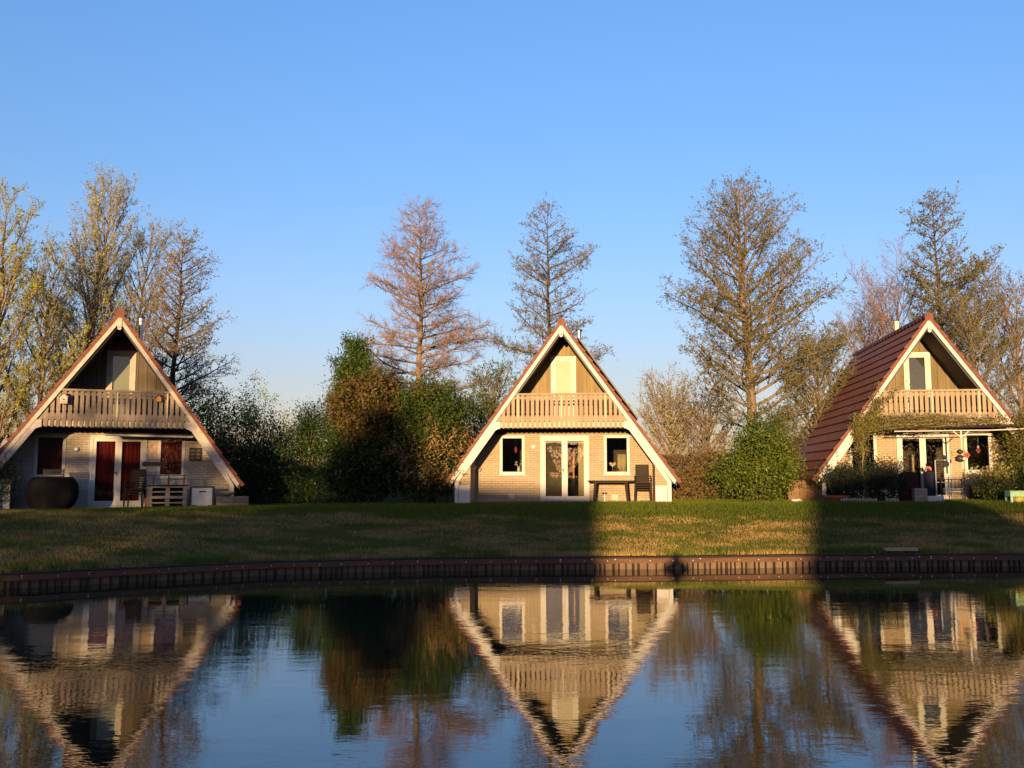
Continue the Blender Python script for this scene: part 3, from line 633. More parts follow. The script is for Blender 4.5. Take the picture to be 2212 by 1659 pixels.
g = G(); g.prism([(-.10, .0), (.10, 0), (.10, .2), (0, .29), (-.10, .2)], -.07, .07); obj('box', g, M_WHITE_OLD, t); g = G(); g.prism([(-.13, .18), (0, .30), (.13, .18), (.13, .21), (0, .335), (-.13, .21)][::-1], -.09, .09); obj('roof', g, M_CONC, t)
g = G(); g.lathe([(0, 0), (.025, 0), (.025, .004), (0, .004)], 12); g.v = [(v[0], -.071 - v[2], .13 + v[1]) for v in g.v]; obj('entrance_hole', g, M_DARKMETAL, t); g = G(); g.tube([(0, .03, 0), (0, .03, -.42)], .016, 6); obj('pole', g, M_WHITE_OLD, t)
t = inst(HL, 'birdhouse', 1.20, -.10, 3.24, 'small orange wooden birdhouse at the right end of the left balcony', 'birdhouse', 'birdhouses on the left balcony')
g = G(); g.prism([(-.07, .0), (.07, 0), (.07, .12), (0, .19), (-.07, .12)], -.05, .05); obj('box', g, mat('orange_wood', (.5, .24, .07), .7, .3, 6), t); g = G(); g.prism([(-.11, .10), (0, .19), (.11, .10), (.11, .13), (0, .225), (-.11, .13)][::-1], -.07, .07); obj('roof', g, M_TIMBERDK, t)

# plastic stacking chair, built once, copied
def chair_proto(name, m):
    t = empty(name, (0, 0, 0)); g = G(); g.box(-.22, .22, -.22, .2, .41, .435); obj('seat', g, m, t, bevel=.008)
    g = G()
    for k in range(7): 
        z = .50 + k * .072; y = .21 + (z - .45) * .22; g.box(-.19, .19, y, y + .018, z, z + .055)
    for sx_ in (-.205, .205): g.tube([(sx_, .20, .42), (sx_, .24, .6), (sx_, .33, 1.02)], .019, 6)
    g.box(-.21, .21, .315, .345, .985, 1.04); obj('backrest', g, m, t)
    for sx_ in (-1, 1):
        g = G(); g.tube([(sx_ * .25, .26, .66), (sx_ * .265, .0, .66), (sx_ * .262, -.20, .64), (sx_ * .255, -.22, .42)], .02, 6); obj('armrest', g, m, t)
        for sy_ in (-1, 1):
            g = G(); g.tube([(sx_ * .235, sy_ * .2, .42), (sx_ * .265, sy_ * .25, .0)], [.026, .02], 6); obj('leg', g, m, t)
    return t
cp = chair_proto('stacking_chair', M_PLAST_BR); first = True
def put_chair(h, x, y, z, rz, lab, grp):
    global first
    t = cp if first else copy_tree(cp); first = False
    p = wp(h, x, y, z); t.location = p; t.rotation_euler = (0, 0, h.rotation_euler.z + rz); tag(t, lab, 'chair', grp)
for i, w in enumerate(('lowest', 'second', 'third', 'topmost')):
    put_chair(HC, 2.63, .95, -.0 + i * .075, R(0), f'brown plastic chair, {w} of the sunlit stack beside the table', 'stacked chairs at the middle cottage')
for i, w in enumerate(('lowest', 'middle', 'topmost')):
    put_chair(HL, .62, .35, -.0 + i * .075, R(-12), f'brown plastic chair, {w} of the shaded stack before the left cottage door', 'stacked chairs at the left cottage')
# garden table
t = inst(HC, 'garden_table', 1.62, .80, 0, 'brown plastic garden table with slanted legs against the middle cottage', 'table')
g = G(); g.box(-.80, .72, -.4, .4, .70, .735); obj('tabletop', g, M_PLAST_BR, t, bevel=.012); g = G(); g.box(-.60, .52, -.32, .32, .655, .699); obj('apron', g, M_PLAST_BR, t)
for sx_ in (-1, 1):
    for sy_ in (-1, 1):
        g = G(); g.tube([(-.04 + sx_ * .50, sy_ * .30, .665), (-.04 + sx_ * .56, sy_ * .35, 0)], [.062, .042], 4); obj('leg', g, M_PLAST_BR, t)
t = inst(HC, 'garden_tap', 1.38, YW - .05, .0, 'dark garden tap with hose end on the wall under the brown table', 'tap')
g = G(); g.tube([(0, .03, 0), (0, .03, .30)], .014, 6); obj('pipe', g, M_STEEL, t); g = G(); g.lathe([(.01, .27), (.03, .29), (.03, .33), (.012, .34)], 8, (-.05, 0, 0)); g.lathe([(.01, .27), (.03, .29), (.03, .33), (.012, .34)], 8, (.05, 0, 0)); g.tube([(-.05, 0, .29), (.05, 0, .29)], .012, 6); obj('tap_head', g, M_DARKMETAL, t)
# left terrace things
t = inst(HL, 'patio_slab', -.2, .72, -.03, 'flat dark concrete terrace slab in front of the left cottage', 'terrace'); obj('slab', bx(-3.1, 3.5, -.85, .62, 0, .035), M_CONC, t)
t = inst(HL, 'storage_unit', -3.02, .35, .0, 'pale grey plastic storage drawers left of the black rattan daybed', 'storage unit')
obj('body', bx(-.30, .30, -.25, .25, .0, .80), M_PLAST_DK, t)
for k in range(3): obj('drawer', bx(-.285, .285, -.285, -.251, .02 + k * .255, .235 + k * .255), M_PLAST_GREY, t, bevel=.01)
g = G(); g.lathe([(.30, .801), (.29, .86), (.18, .92), (.02, .94)], 18, sy=.8); obj('lid', g, M_PLAST_GREY, t, smooth=True)
# round black rattan daybed with an opening towards the pond
t = inst(HL, 'rattan_daybed', -1.62, -.05, .0, 'bulky round black rattan daybed in front of the left window', 'daybed')
g = G(); prof = [(.52, 0), (.66, .10), (.775, .30), (.80, .48), (.76, .66), (.66, .80), (.56, .85)]; N = 40; K = len(prof)
for r0, z0 in prof:
    for j in range(N):
        a = 2 * math.pi * j / N; cs_ = math.cos(a); sn_ = math.sin(a); r1 = r0
        if sn_ < -.72 and .05 < z0 < .55: r1 = r0 - .20 * min(1, (-.72 - sn_) * 8)
        g.v.append((r1 * cs_ * 1.02, r1 * sn_ * .85, z0))
for i in range(K - 1):
    for j in range(N): g.f.append((i * N + j, i * N + (j + 1) % N, (i + 1) * N + (j + 1) % N, (i + 1) * N + j)); g.m.append(0)
g.v = [(v[0] * .88, v[1] * .95, v[2] * 1.12) for v in g.v]
g.f.append(tuple((K - 1) * N + j for j in range(N))); g.m.append(0); g.f.append(tuple(range(N))[::-1]); g.m.append(0)
obj('woven_shell', g, M_BLACKWICK, t, smooth=True)
g = G()
for k in range(5): g.box(-.30, .26, .28 + k * .01, .31 + k * .01, .955 + k * .045, .99 + k * .045)
for sx_ in (-.29, .25): g.box(sx_ - .015, sx_ + .015, .31, .34, .90, 1.19)
obj('slatted_back', g, M_PLAST_DK, t)
# pallet bar with rack
t = inst(HL, 'pallet_counter', 1.55, .20, .0, 'counter of two stacked grey pallets with a small brown rack on top', 'pallet counter')
for lev in range(2):
    z = lev * .33; g = G(); 
    for xx in (-.56, -.06, .44): g.box(xx, xx + .12, -.3, .3, z + .01, z + .32)
    for zz in (0.0, .145, .29): g.box(-.58, .58, -.315, -.301, z + zz + .001, z + zz + .045)
    g.box(-.58, .58, -.27, .3, z + .302, z + .329); obj('pallet', g, M_PALLET, t)
obj('inside_shade_panel', bx(-.55, .55, .301, .32, .02, .64), M_DARKMETAL, t)  # dark sheet added behind the pallets so their openings look shaded
obj('counter_board', bx(-.60, .60, -.33, .33, .665, .70), M_TIMBERDK, t)
g = G(); g.box(-.66, .55, -.06, .06, .985, 1.005)
for xx in (-.42, .02, .46): g.box(xx - .02, xx + .02, -.04, .04, .701, .984)
obj('rack', g, M_TIMBER, t)
t = inst(HL, 'orange_bucket', .98, .05, .0, 'small orange bucket in the shade beside the pallet counter', 'bucket')
g = G(); g.lathe([(.055, 0), (.09, .28), (.095, .30), (.08, .30), (.05, .03)], 16); obj('bucket_body', g, mat('orange_plastic', (.6, .2, .05), .5, .1, 5), t, smooth=True)
t = inst(HL, 'storage_chest', 2.56, .18, .0, 'pale grey plastic garden storage box with dark rim', 'storage box')
obj('carcass', bx(-.36, .36, -.2, .3, .0, .66), M_PLAST_DK, t, bevel=.04); obj('front_panel', bx(-.31, .29, -.235, -.201, .04, .61), M_PLAST_GREY, t, bevel=.02)
obj('handle', bx(-.10, .10, -.255, -.236, .48, .525), M_DARKMETAL, t); obj('front_rib', bx(-.075, .06, -.242, -.236, .08, .44), M_PLAST_GREY, t)
for sx_ in (-.25, .22):
    g = G(); g.lathe([(0, 0), (.05, 0), (.05, .04), (0, .04)], 12); g.v = [(v[0] + sx_, -.24 - v[2], .05 + v[1]) for v in g.v]; obj('wheel', g, M_PLAST_DK, t)
t = inst(HL, 'sleeper_planter', 3.45, .05, .0, 'low grey timber sleeper planter at the right corner of the left cottage', 'planter')
for z0 in (.0, .18): obj('sleeper', bx(-.48, .48, -.25, .25, z0, z0 + .17), M_CONC, t, bevel=.015)
t = inst(HL, 'shallow_bowl', 3.30, .05, .352, 'shallow grey bowl standing on the timber sleeper planter', 'bowl')
g = G(); g.lathe([(.10, 0), (.22, .08), (.26, .15), (.24, .15), (.19, .09), (.02, .03)], 20); obj('bowl_body', g, mat('grey_bowl', (.22, .21, .19), .6, .3, 6), t, smooth=True)

# right terrace things
t = inst(HR, 'timber_skirting', -3.9, 1.35, .0, 'brown vertical board fence panel under the eave of the right cottage', 'fence panel')
g = G(); 
for k in range(7): g.box(-.42 + k * .125, -.42 + k * .125 + .12, -.012 * (k % 2), .02, -.05, .66)
obj('boards', g, mat('brown_fence_board', (.23, .13, .07), .8, .4, 6, stretch=(1, 1, .2), bump=.3), t); obj('top_rail', bx(-.43, .46, -.02, .03, .661, .70), M_TIMBER, t)  # one plain brown for the fence boards
t = inst(HR, 'terracotta_trough', -3.2, -.45, -.03, 'wide round terracotta bowl planter on the grass before the right cottage', 'planter')
g = G(); g.lathe([(.26, 0), (.40, .17), (.43, .19), (.43, .24), (.39, .24), (.36, .12), (.05, .1)], 26, sy=.7); obj('pot_body', g, M_TERRA, t, smooth=True)
t = inst(HR, 'edging_fence', -2.25, -.75, -.05, 'low pale picket edging along the flower bed of the right cottage', 'edging')
for k in range(22):
    if k in (14, 15, 16): continue
    obj('picket', bx(-.85 + k * .08, -.85 + k * .08 + .055, -.01, .01, .0, .17 + .01 * (k % 3)), mat('old_ivory_picket', (.40, .37, .26), .7, .3, 6), t)
obj('rail', bx(-.87, .93, .012, .025, .06, .09), mat('old_ivory_picket', (0, 0, 0)), t)
t = inst(HR, 'covered_chest', -.80, .10, .0, 'tall wine red cover over stored cushions left of the right cottage door', 'cover')
g = G(); r_ = random.Random(5)
prof = [(.30, 0), (.32, .3), (.31, .7), (.28, .88), (.16, .95), (.02, .96)]
g.lathe(prof, 24, sy=.6); g.v = [(v[0] * (1 + .04 * math.sin(7 * math.atan2(v[1], v[0]))), v[1], v[2]) for v in g.v]; obj('cloth_cover', g, M_WINE, t, smooth=True)
t = inst(HR, 'wooden_crate', -.62, -.35, -.02, 'grey brown wooden crate on end beside the right cottage door', 'crate')
for k in range(4): obj('board', bx(-.19, .19, -.16, -.14, .005 + k * .115, .105 + k * .115), M_PALLET, t)
obj('crate_body', bx(-.185, .185, -.139, .16, 0, .46), M_PALLET, t)
t = inst(HR, 'tall_planter', -.02, .55, -.0, 'tall navy planter with a pink flower ball in the right cottage doorway', 'planter')
g = G(); g.lathe([(.15, 0), (.17, .5), (.19, .96), (.165, .96), (.15, .8)], 18); obj('pot_body', g, M_NAVY, t, smooth=True)
g = G(); r_ = random.Random(8)
for k in range(60):
    a, b_ = r_.uniform(0, 6.28), r_.uniform(-.3, 1.5); d = Vector((math.cos(a) * math.cos(b_), math.sin(a) * math.cos(b_), math.sin(b_))); g.lathe([(.004, -.02), (.03, 0), (.004, .02)], 6, tuple(d * .085 + Vector((-.03, 0, 1.03))))
obj('flower_head', g, M_PINK, t)
t = inst(HR, 'wire_gate', 0.30, .25, .0, 'pale grey tubular wire gate leaf at the right cottage door', 'gate')
g = G(); g.tube([(-.22, 0, 0), (-.22, 0, 1.32), (.25, 0, 1.34), (.25, 0, .02)], .022, 6); g.tube([(-.22, 0, .62), (.25, 0, .62)], .018, 6); obj('gate_frame', g, M_PLAST_GREY, t); g = G()
for k in range(8): g.tube([(-.2, 0, .70 + k * .075), (.24, 0, .70 + k * .075)], .006, 4)
obj('mesh_infill', g, M_STEEL, t)
t = inst(HR, 'wire_basket', -.2, -.52, -.02, 'low white wire basket on the grass at the right cottage door', 'basket'); g = G()
for k in range(7): g.box(-.22 + k * .07, -.205 + k * .07, -.1, -.09, 0, .22); 
for k in range(5): g.box(-.225, .225, -.105, -.089, .01 + k * .045, .025 + k * .045)
g.box(-.225, .225, .09, .10, 0, .22); obj('wirework', g, M_WHITE, t)
t = inst(HR, 'folding_rack', 0.50, .1, .0, 'dark metal rail rack with white bars right of the wire gate', 'rack')
g = G()
for k in range(7): g.tube([(-.3 + k * .1, 0, .28), (-.3 + k * .1, 0, .72)], .009, 5)
g.tube([(-.32, 0, .72), (.32, 0, .72)], .012, 6); g.tube([(-.32, 0, 0), (-.32, 0, .72)], .013, 6); g.tube([(.32, 0, 0), (.32, 0, .72)], .013, 6); obj('rail', g, M_PLAST_DK, t)
for k, z in enumerate((.32, .40)): obj('white_bar', bx(-.28, .3, -.05, -.02, z, z + .03), M_WHITE, t)
t = inst(HR, 'mint_planter', 2.05, -1.2, -.02, 'mint green raised planter table with four legs near the right cottage', 'planter table')
obj('trough', bx(-.40, .40, -.22, .22, .22, .40), M_MINT, t, bevel=.01)
for sx_ in (-.36, .36):
    for sy_ in (-.19, .19): obj('leg', bx(sx_ - .035, sx_ + .035, sy_ - .03, sy_ + .03, -.02, .219), M_MINT, t)
t = inst(HR, 'yellow_tub', 2.0, -1.1, -.03, 'pale yellow tub standing under the mint green planter table', 'tub'); g = G(); g.lathe([(.13, 0), (.17, .2), (.175, .22), (.14, .2)], 16); obj('tub_body', g, M_YELLOW, t)
t = inst(HR, 'pergola', 1.3, .0, .09, 'slim white pergola beam on a forked post in front of the right cottage', 'pergola')
g = G(); g.tube([(-2.6, -.35, 2.13), (.3, -.35, 2.15), (3.2, -.75, 2.24)], .018, 6); obj('beam', g, M_WHITE, t)
g = G(); g.tube([(-.6, -.35, 2.14), (-.6, -.35, .95)], .026, 6); g.tube([(-.6, -.35, 1.92), (-.83, -.35, 2.12)], .018, 6); g.tube([(-.6, -.35, 1.92), (-.37, -.35, 2.12)], .018, 6); obj('forked_post', g, M_WHITE, t)
g = G(); g.tube([(-2.5, -.25, 2.22), (2.6, -.2, 2.30)], .022, 5); g.tube([(-2.3, -.05, 2.26), (2.4, -.1, 2.36)], .022, 5); obj('side_rail', g, M_TIMBERDK, t)
t = inst(HR, 'downspout_chain', 0.74, -.32, 0, 'thin pole with chain links below the forked pergola post', 'pole'); g = G(); g.tube([(0, 0, -.03), (0, 0, .95)], .014, 6); obj('pole_body', g, M_PLAST_DK, t)
g = G()
for k in range(10): g.lathe([(.006, 0), (.028, .02), (.006, .04)], 6, (0, -.02, .1 + k * .08))
obj('chain', g, M_DARKMETAL, t)
t = inst(HR, 'hanging_basket', 0.62, -.40, 1.25, 'black hanging lamp pair with a white ball on the pergola post', 'lantern'); g = G(); g.lathe([(.02, .0), (.14, .03), (.15, .16), (.05, .22)], 12); g.lathe([(.02, .24), (.09, .28), (.09, .36), (.02, .40)], 12); obj('lantern_body', g, M_DARKMETAL, t, smooth=True); g = G(); g.lathe([(.01, .03), (.065, .08), (.065, .12), (.01, .17)], 12, (.08, -.1, 0)); obj('white_ball', g, M_WHITE, t, smooth=True)
t = inst(HR, 'wooden_sign', 1.18, YW - .03, 1.56, 'small orange wooden sign with three pale strips on the right cottage wall', 'sign'); obj('sign_board', bx(-.22, .2, -.01, .02, -.13, .11), mat('orange_sign', (.40, .17, .08), .7, .2, 5), t)
for k in range(3): obj('strip', bx(-.22, .1, -.016, -.0105, -.12 + k * .09, -.08 + k * .09), mat('tan_strip', (.6, .36, .18), .7), t)
t = inst(HR, 'flower_ornament', 1.42, YW - .04, 1.50, 'red flower shaped wall ornament beside the orange sign', 'ornament'); g = G()
for k in range(6):
    a = k * math.pi / 3; g.lathe([(0, 0), (.04, 0), (.04, .012), (0, .012)], 10, (.055 * math.cos(a), .055 * math.sin(a), 0))
g.v = [(v[0], -v[2], v[1]) for v in g.v]; obj('petals', g, M_REDPAINT, t); g = G(); g.lathe([(0, .013), (.03, .013), (.03, .02), (0, .02)], 10); g.v = [(v[0], -v[2], v[1]) for v in g.v]; obj('centre', g, M_DARKMETAL, t)
t = inst(HR, 'base_course', 1.9, 0, 0, 'dark low brick plinth bed in front of the right cottage window', 'plinth'); obj('plinth_body', bx(-.5, 2.1, .75, 1.2, -.05, .52), M_TIMBERDK, t)
# things on the lawn
p = at(1945, 1173, 21.9); o = empty('plank', (p.x, p.y, gz(p.x, p.y) + .05), R(3), 'short pale wooden plank lying on the shaded lawn near the right end', 'plank'); g = G(); g.box(-.39, .39, -.07, .07, 0, .07); g.box(-.05, .03, .0, .05, -.05, 0); obj('plank_board', g, mat('pale_plank', (.50, .36, .26), .8, .3, 6, stretch=(.2, 1, 1)), o)
p = at(1722, 1070, 29.4); o = empty('white_stone', (p.x, p.y, gz(p.x, p.y) - .02), 0, 'flat white stone in the sunlit grass beside the green bush', 'stone'); g = G(); g.lathe([(.15, 0), (.19, .05), (.15, .11), (.03, .13)], 14, sy=.6); g.v = [(v[0] * (1 + .12 * math.sin(v[1] * 40 + 2)), v[1], v[2] + .02 * math.sin(v[0] * 30)) for v in g.v]; obj('stone_body', g, M_STONE, o, smooth=True)
# ---------------------------------------------------------------- vegetation
def np_mesh(name, parts, mats, parent=None, loc=None):
    """parts: list of (verts Nx3, faces MxK, material index) with K fixed per part"""
    vs = np.concatenate([p[0] for p in parts]) if parts else np.zeros((0, 3))
    me = bpy.data.meshes.new(name); me.vertices.add(len(vs)); me.vertices.foreach_set('co', vs.astype(np.float32).ravel())
    loops = []; starts = []; tot = []; mi = []; o = 0; ls = 0
    for v, f, m in parts:
        if len(f):
            K = f.shape[1]; loops.append((f + o).ravel()); starts.append(ls + np.arange(len(f)) * K); tot.append(np.full(len(f), K)); mi.append(np.full(len(f), m)); ls += f.size
        o += len(v)
    loops = np.concatenate(loops); starts = np.concatenate(starts); tot = np.concatenate(tot); mi = np.concatenate(mi)
    me.loops.add(len(loops)); me.loops.foreach_set('vertex_index', loops.astype(np.int32))
    me.polygons.add(len(starts)); me.polygons.foreach_set('loop_start', starts.astype(np.int32)); me.polygons.foreach_set('loop_total', tot.astype(np.int32))
    for m in mats: me.materials.append(m)
    me.polygons.foreach_set('material_index', mi.astype(np.int32)); me.update(calc_edges=True)
    return link(name, me, parent, loc)
def norm(a): return a / np.maximum(np.linalg.norm(a, axis=1, keepdims=True), 1e-9)
def cones(p0, d, L, r0, rs, bend=.0):
    """thin tapering three sided twigs from p0 along d"""
    n = len(p0); u = norm(np.cross(d, rs.normal(size=(n, 3)))); w = np.cross(d, u); r = r0[:, None]
    tip = p0 + d * L[:, None] + rs.normal(size=(n, 3)) * (L[:, None] * bend)
    V = np.stack([p0 + u * r, p0 + (-.5 * u + .87 * w) * r, p0 + (-.5 * u - .87 * w) * r, tip], 1).reshape(-1, 3)
    b = np.arange(n)[:, None] * 4; F = np.concatenate([b + [0, 1, 3], b + [1, 2, 3], b + [2, 0, 3]])
    return V, F, tip
def leaves(c, size, rs, asp=.5, up=.3, jit=.35):
    n = len(c); nm = norm(rs.normal(size=(n, 3)) + [0, 0, up]); a = norm(np.cross(nm, rs.normal(size=(n, 3)))); b = np.cross(nm, a)
    s = (size * (1 + jit * rs.uniform(-1, 1, n)))[:, None]; fold = nm * s * .12
    V = np.stack([c - a * s * .5, c + b * s * asp * .5 + fold, c + a * s * .5, c - b * s * asp * .5 + fold], 1).reshape(-1, 3)
    F = np.arange(n)[:, None] * 4 + np.array([[0, 1, 2, 3]]); return V, F
def polyline(p, d, L, n, rnd, jit, bend):
    pts = [Vector(p)]; d = Vector(d).normalized(); st = L / n
    for i in range(n):
        d = (d + Vector((rnd.uniform(-1, 1), rnd.uniform(-1, 1), rnd.uniform(-1, 1))) * jit + Vector((0, 0, bend))).normalized()
        pts.append(pts[-1] + d * st)
    return pts
def lerp_poly(pts, u):
    x = u * (len(pts) - 1); i = min(int(x), len(pts) - 2); f = x - i
    return pts[i].lerp(pts[i + 1], f), (pts[i + 1] - pts[i]).normalized()
def tree(name, label, cat, base, H, prof, n_prim, t0, ang, seed, bark, twigm, leafm_, group=None, r0=.16, bend=.06, lean=(0, 0), tjit=.02,
         sec=.42, ter=.30, twl=.28, tw_n=5, tw_r=.0065, leaf_n=1.0, leaf_s=.045, leaf_asp=.6, crown_cut=None, asym=None, pl_jit=.10, sec_ang=.9, twig_up=.15, ter_len=.45, flat=1.0, sr=.012, leaf_t=0.0, sec_bend=.03):
    rnd = random.Random(seed); rs = np.random.RandomState(seed); root = empty(name, base, 0, label, cat, group)
    tr = G(); cr = G(); N = 14; tp = []
    d = Vector((0, 0, 0))
    for i in range(N + 1):
        t = i / N; d += Vector((rnd.uniform(-1, 1), rnd.uniform(-1, 1), 0)) * tjit * H / N * 3
        tp.append(Vector((lean[0] * t + d.x, lean[1] * t + d.y, H * t)))
    tr.tube([tp[0] - Vector((0, 0, .4))] + tp, [r0 * 1.35] + [max(.012, r0 * (1 - t / N) ** .85 * (1.18 if t == 0 else 1)) for t in range(N + 1)], 9)
    TP0 = []; TD = []; gold = rnd.uniform(0, 6)
    for i in range(n_prim):
        t = t0 + (1 - t0) * ((i + rnd.uniform(0, .9)) / n_prim) ** .92
        t = min(.985, t); p, _ = lerp_poly(tp, t); gold += 2.4 + rnd.uniform(-.4, .4); a = gold; e = ang(t) + rnd.uniform(-.12, .12)
        reach = prof(t) * rnd.uniform(.68, 1.08) 
        if asym: reach *= asym(math.cos(a), math.sin(a), t)
        if reach < .12: continue
        L = reach / max(.34, math.cos(e)); dr = Vector((math.cos(a) * math.cos(e), math.sin(a) * math.cos(e) * flat, math.sin(e)))
        n = max(4, int(L / .35)); pts = polyline(p, dr, L, n, rnd, pl_jit, bend / max(1, n / 5)); rp = min(r0 * (1 - t) ** .85 * .55 + .008, .012 + L * .013)
        tr.tube(pts, [rp * (1 - k / (n + .6)) ** .8 + .004 for k in range(n + 1)], 5, cap=False)
        ns = max(3, int(L / sec * 1.9)); side = 1
        for j in range(ns):
            u = .14 + .86 * (j + rnd.random()) / ns; 
            if u > 1: u = 1
            q, dd = lerp_poly(pts, u); side = -side; h = dd.cross(Vector((0, 0, 1))); 
            if h.length < .1: h = Vector((1, 0, 0))
            h.normalize(); d2 = (dd * math.cos(sec_ang) + h * side * math.sin(sec_ang) * rnd.uniform(.5, 1.1) + Vector((0, 0, rnd.uniform(-.25, .45)))).normalized()
            L2 = max(.25, min(1.5, L * .42 * (1.15 - .75 * u) * rnd.uniform(.6, 1.2))); n2 = 4
            p2 = polyline(q, d2, L2, n2, rnd, .16, sec_bend); r2 = min(rp * .5, sr) * .9 + .002
            cr.tube(p2, [r2 * (1 - k / 5) + .003 for k in range(5)], 3, cap=False)
            nt_ = max(2, int(L2 / ter * 2.2))
            for k in range(nt_):
                u3 = .15 + .85 * (k + rnd.random()) / nt_; u3 = min(1, u3)
                q3, d3 = lerp_poly(p2, u3); d4 = (d3 + Vector((rnd.uniform(-1, 1), rnd.uniform(-1, 1), rnd.uniform(-.8, 1))) * .75).normalized(); L3 = ter_len * rnd.uniform(.5, 1.2)
                TP0.append((q3.x, q3.y, q3.z, L3)); TD.append(tuple(d4))
    TP0 = np.array(TP0); TD = norm(np.array(TD)); P = TP0[:, :3]; L3 = TP0[:, 3]
    if crown_cut: keep = crown_cut(P, rs); P, TD, L3 = P[keep], TD[keep], L3[keep]
    V3, F3, tips = cones(P, TD, L3, np.full(len(P), tw_r * 1.35), rs, .12)
    parts = [(np.array(cr.v).reshape(-1, 3), np.array(cr.f), 0), (V3, F3, 0)]
    # twigs along the tertiary shoots
    nt_ = tw_n; fr = rs.uniform(.15, 1, (len(P), nt_)); Q = (P[:, None, :] + (tips - P)[:, None, :] * fr[..., None]).reshape(-1, 3)
    D = norm(np.repeat(TD, nt_, 0) + rs.normal(size=(len(Q), 3)) * .65 + [0, 0, twig_up]); LL = twl * rs.uniform(.4, 1.2, len(Q))
    V4, F4, tip4 = cones(Q, D, LL, np.full(len(Q), tw_r), rs, .12); parts.append((V4, F4, 0))
    if leaf_n > 0:
        m = int(len(Q) * leaf_n); idx = rs.randint(0, len(Q), m); f = rs.uniform(.2, 1.05, m)[:, None]; C = Q[idx] + (tip4[idx] - Q[idx]) * f
        if leaf_t > 0: C = C[rs.uniform(0, 1, len(C)) > leaf_t * np.clip(C[:, 2] / H, 0, 1)]
        C = C + rs.normal(size=C.shape) * .02; VL, FL = leaves(C, leaf_s, rs, leaf_asp, .2); parts.append((VL, FL, 1))
    obj('trunk', tr, bark, root, smooth=True); np_mesh('crown', parts, [twigm, leafm_], root)
    return root
def clumps(rs, shape, n, per, sig):
    C = shape(rs, n); P = np.repeat(C, per, 0) + rs.normal(size=(len(C) * per, 3)) * sig; return C, P
def ell(rx, ry, z0, z1, p=.45, lump=.25, seed=0, bottom=.9):
    def f(rs, n):
        d = norm(rs.normal(size=(n, 3))); r = rs.uniform(.02, 1, n) ** p
        lm = 1 + lump * np.sin(d[:, 0] * 5 + seed) * np.cos(d[:, 2] * 6 + seed * 1.7) + lump * .5 * np.sin(d[:, 1] * 9 + seed * 3 + d[:, 2] * 7)
        c = d * (r * lm)[:, None]; zc = (z0 + z1) / 2; h = (z1 - z0) / 2
        k = np.where(c[:, 2] < 0, bottom ** 1, 1.0)
        return np.stack([c[:, 0] * rx * k, c[:, 1] * ry * k, zc + c[:, 2] * h], 1)
    return f
def shrub(name, label, cat, base, shapes, seed, group=None, stemm=None, sprigs=.35, stems=12, partname='foliage'):
    """shapes: list of (shape function, clumps, leaves per clump, sigma, leaf size, aspect, material)"""
    rs = np.random.RandomState(seed); rnd = random.Random(seed); root = empty(name, base, 0, label, cat, group); parts = []; mats = [stemm or M_BARKDK]; st = G(); allC = []
    for sh, n, per, sig, size, asp, m in shapes:
        if m not in mats: mats.append(m)
        C, P = clumps(rs, sh, n, per, sig); allC.append(C); V, F = leaves(P, size, rs, asp, .5); parts.append((V, F, mats.index(m)))
        k = int(n * sprigs)
        if k:
            i = rs.randint(0, len(C), k); ctr = C.mean(0); o = norm(C[i] - ctr + [0, 0, .3]); o = norm(o + rs.normal(size=o.shape) * .35 + [0, 0, .35]); Ls = rs.uniform(.2, .55, k)
            V, F, tip = cones(C[i], o, Ls, np.full(k, .006), rs, .1); parts.append((V, F, 0))
            nn = 9; fr = rs.uniform(.3, 1.05, (k, nn))[..., None]; Q = (C[i][:, None] + (tip - C[i])[:, None] * fr).reshape(-1, 3) + rs.normal(size=(k * nn, 3)) * .03
            V, F = leaves(Q, size * .9, rs, asp, .3); parts.append((V, F, mats.index(m)))
    C = np.concatenate(allC); 
    for i in range(stems):
        c = Vector(C[rs.randint(len(C))]); a = Vector((c.x * .15 + rnd.uniform(-.15, .15), c.y * .15 + rnd.uniform(-.15, .15), -.1)); mid = a.lerp(c, .5) + Vector((rnd.uniform(-.2, .2), rnd.uniform(-.2, .2), .2)); st.tube([a, mid, c], [.035, .022, .008], 5)
    np_mesh(partname, parts, mats, root)
    if stems: obj('stems', st, mats[0], root, smooth=True)
    return root
def hedge(name, label, base, L, D_, H, n, size, m, seed, rz=0.0, m2=None, top=.12, group=None):
    rs = np.random.RandomState(seed); root = empty(name, base, rz, label, 'hedge', group)
    u = rs.uniform(-L / 2, L / 2, n); s = rs.uniform(0, 1, n); front = s < .55; topm = ~front & (s < .85)
    y = np.where(front, -D_ / 2 + np.abs(rs.normal(size=n)) * .12, rs.uniform(-D_ / 2, D_ / 2, n)); hz = H + .10 * np.sin(u * 1.1 + seed) + .06 * np.sin(u * 3.7)
    z = np.where(front, rs.uniform(0, 1, n) * hz, np.where(topm, hz - np.abs(rs.normal(size=n)) * top + top * .5, rs.uniform(0, 1, n) * hz)); y = y + .10 * np.sin(u * 2.3 + z * 3)
    P = np.stack([u, y, z], 1) + rs.normal(size=(n, 3)) * .04; mats = [m] + ([m2] if m2 else [])
    parts = []
    if m2:
        k = (np.sin(u * .9 + seed) + .7 * rs.normal(size=n)) > .2; V, F = leaves(P[k], size, rs, .6, .4); parts.append((V, F, 1)); P = P[~k]
    V, F = leaves(P, size, rs, .6, .4); parts.append((V, F, 0)); np_mesh('foliage', parts, mats, root)
    g = G(); rnd = random.Random(seed); x = -L / 2 + .2
    while x < L / 2: g.tube([(x, 0, -.1), (x + rnd.uniform(-.1, .1), rnd.uniform(-.1, .1), H * .5), (x + rnd.uniform(-.2, .2), rnd.uniform(-.2, .2), H * .95)], [.03, .02, .006], 4); x += .35
    obj('stems', g, M_BARKDK, root)
    return root
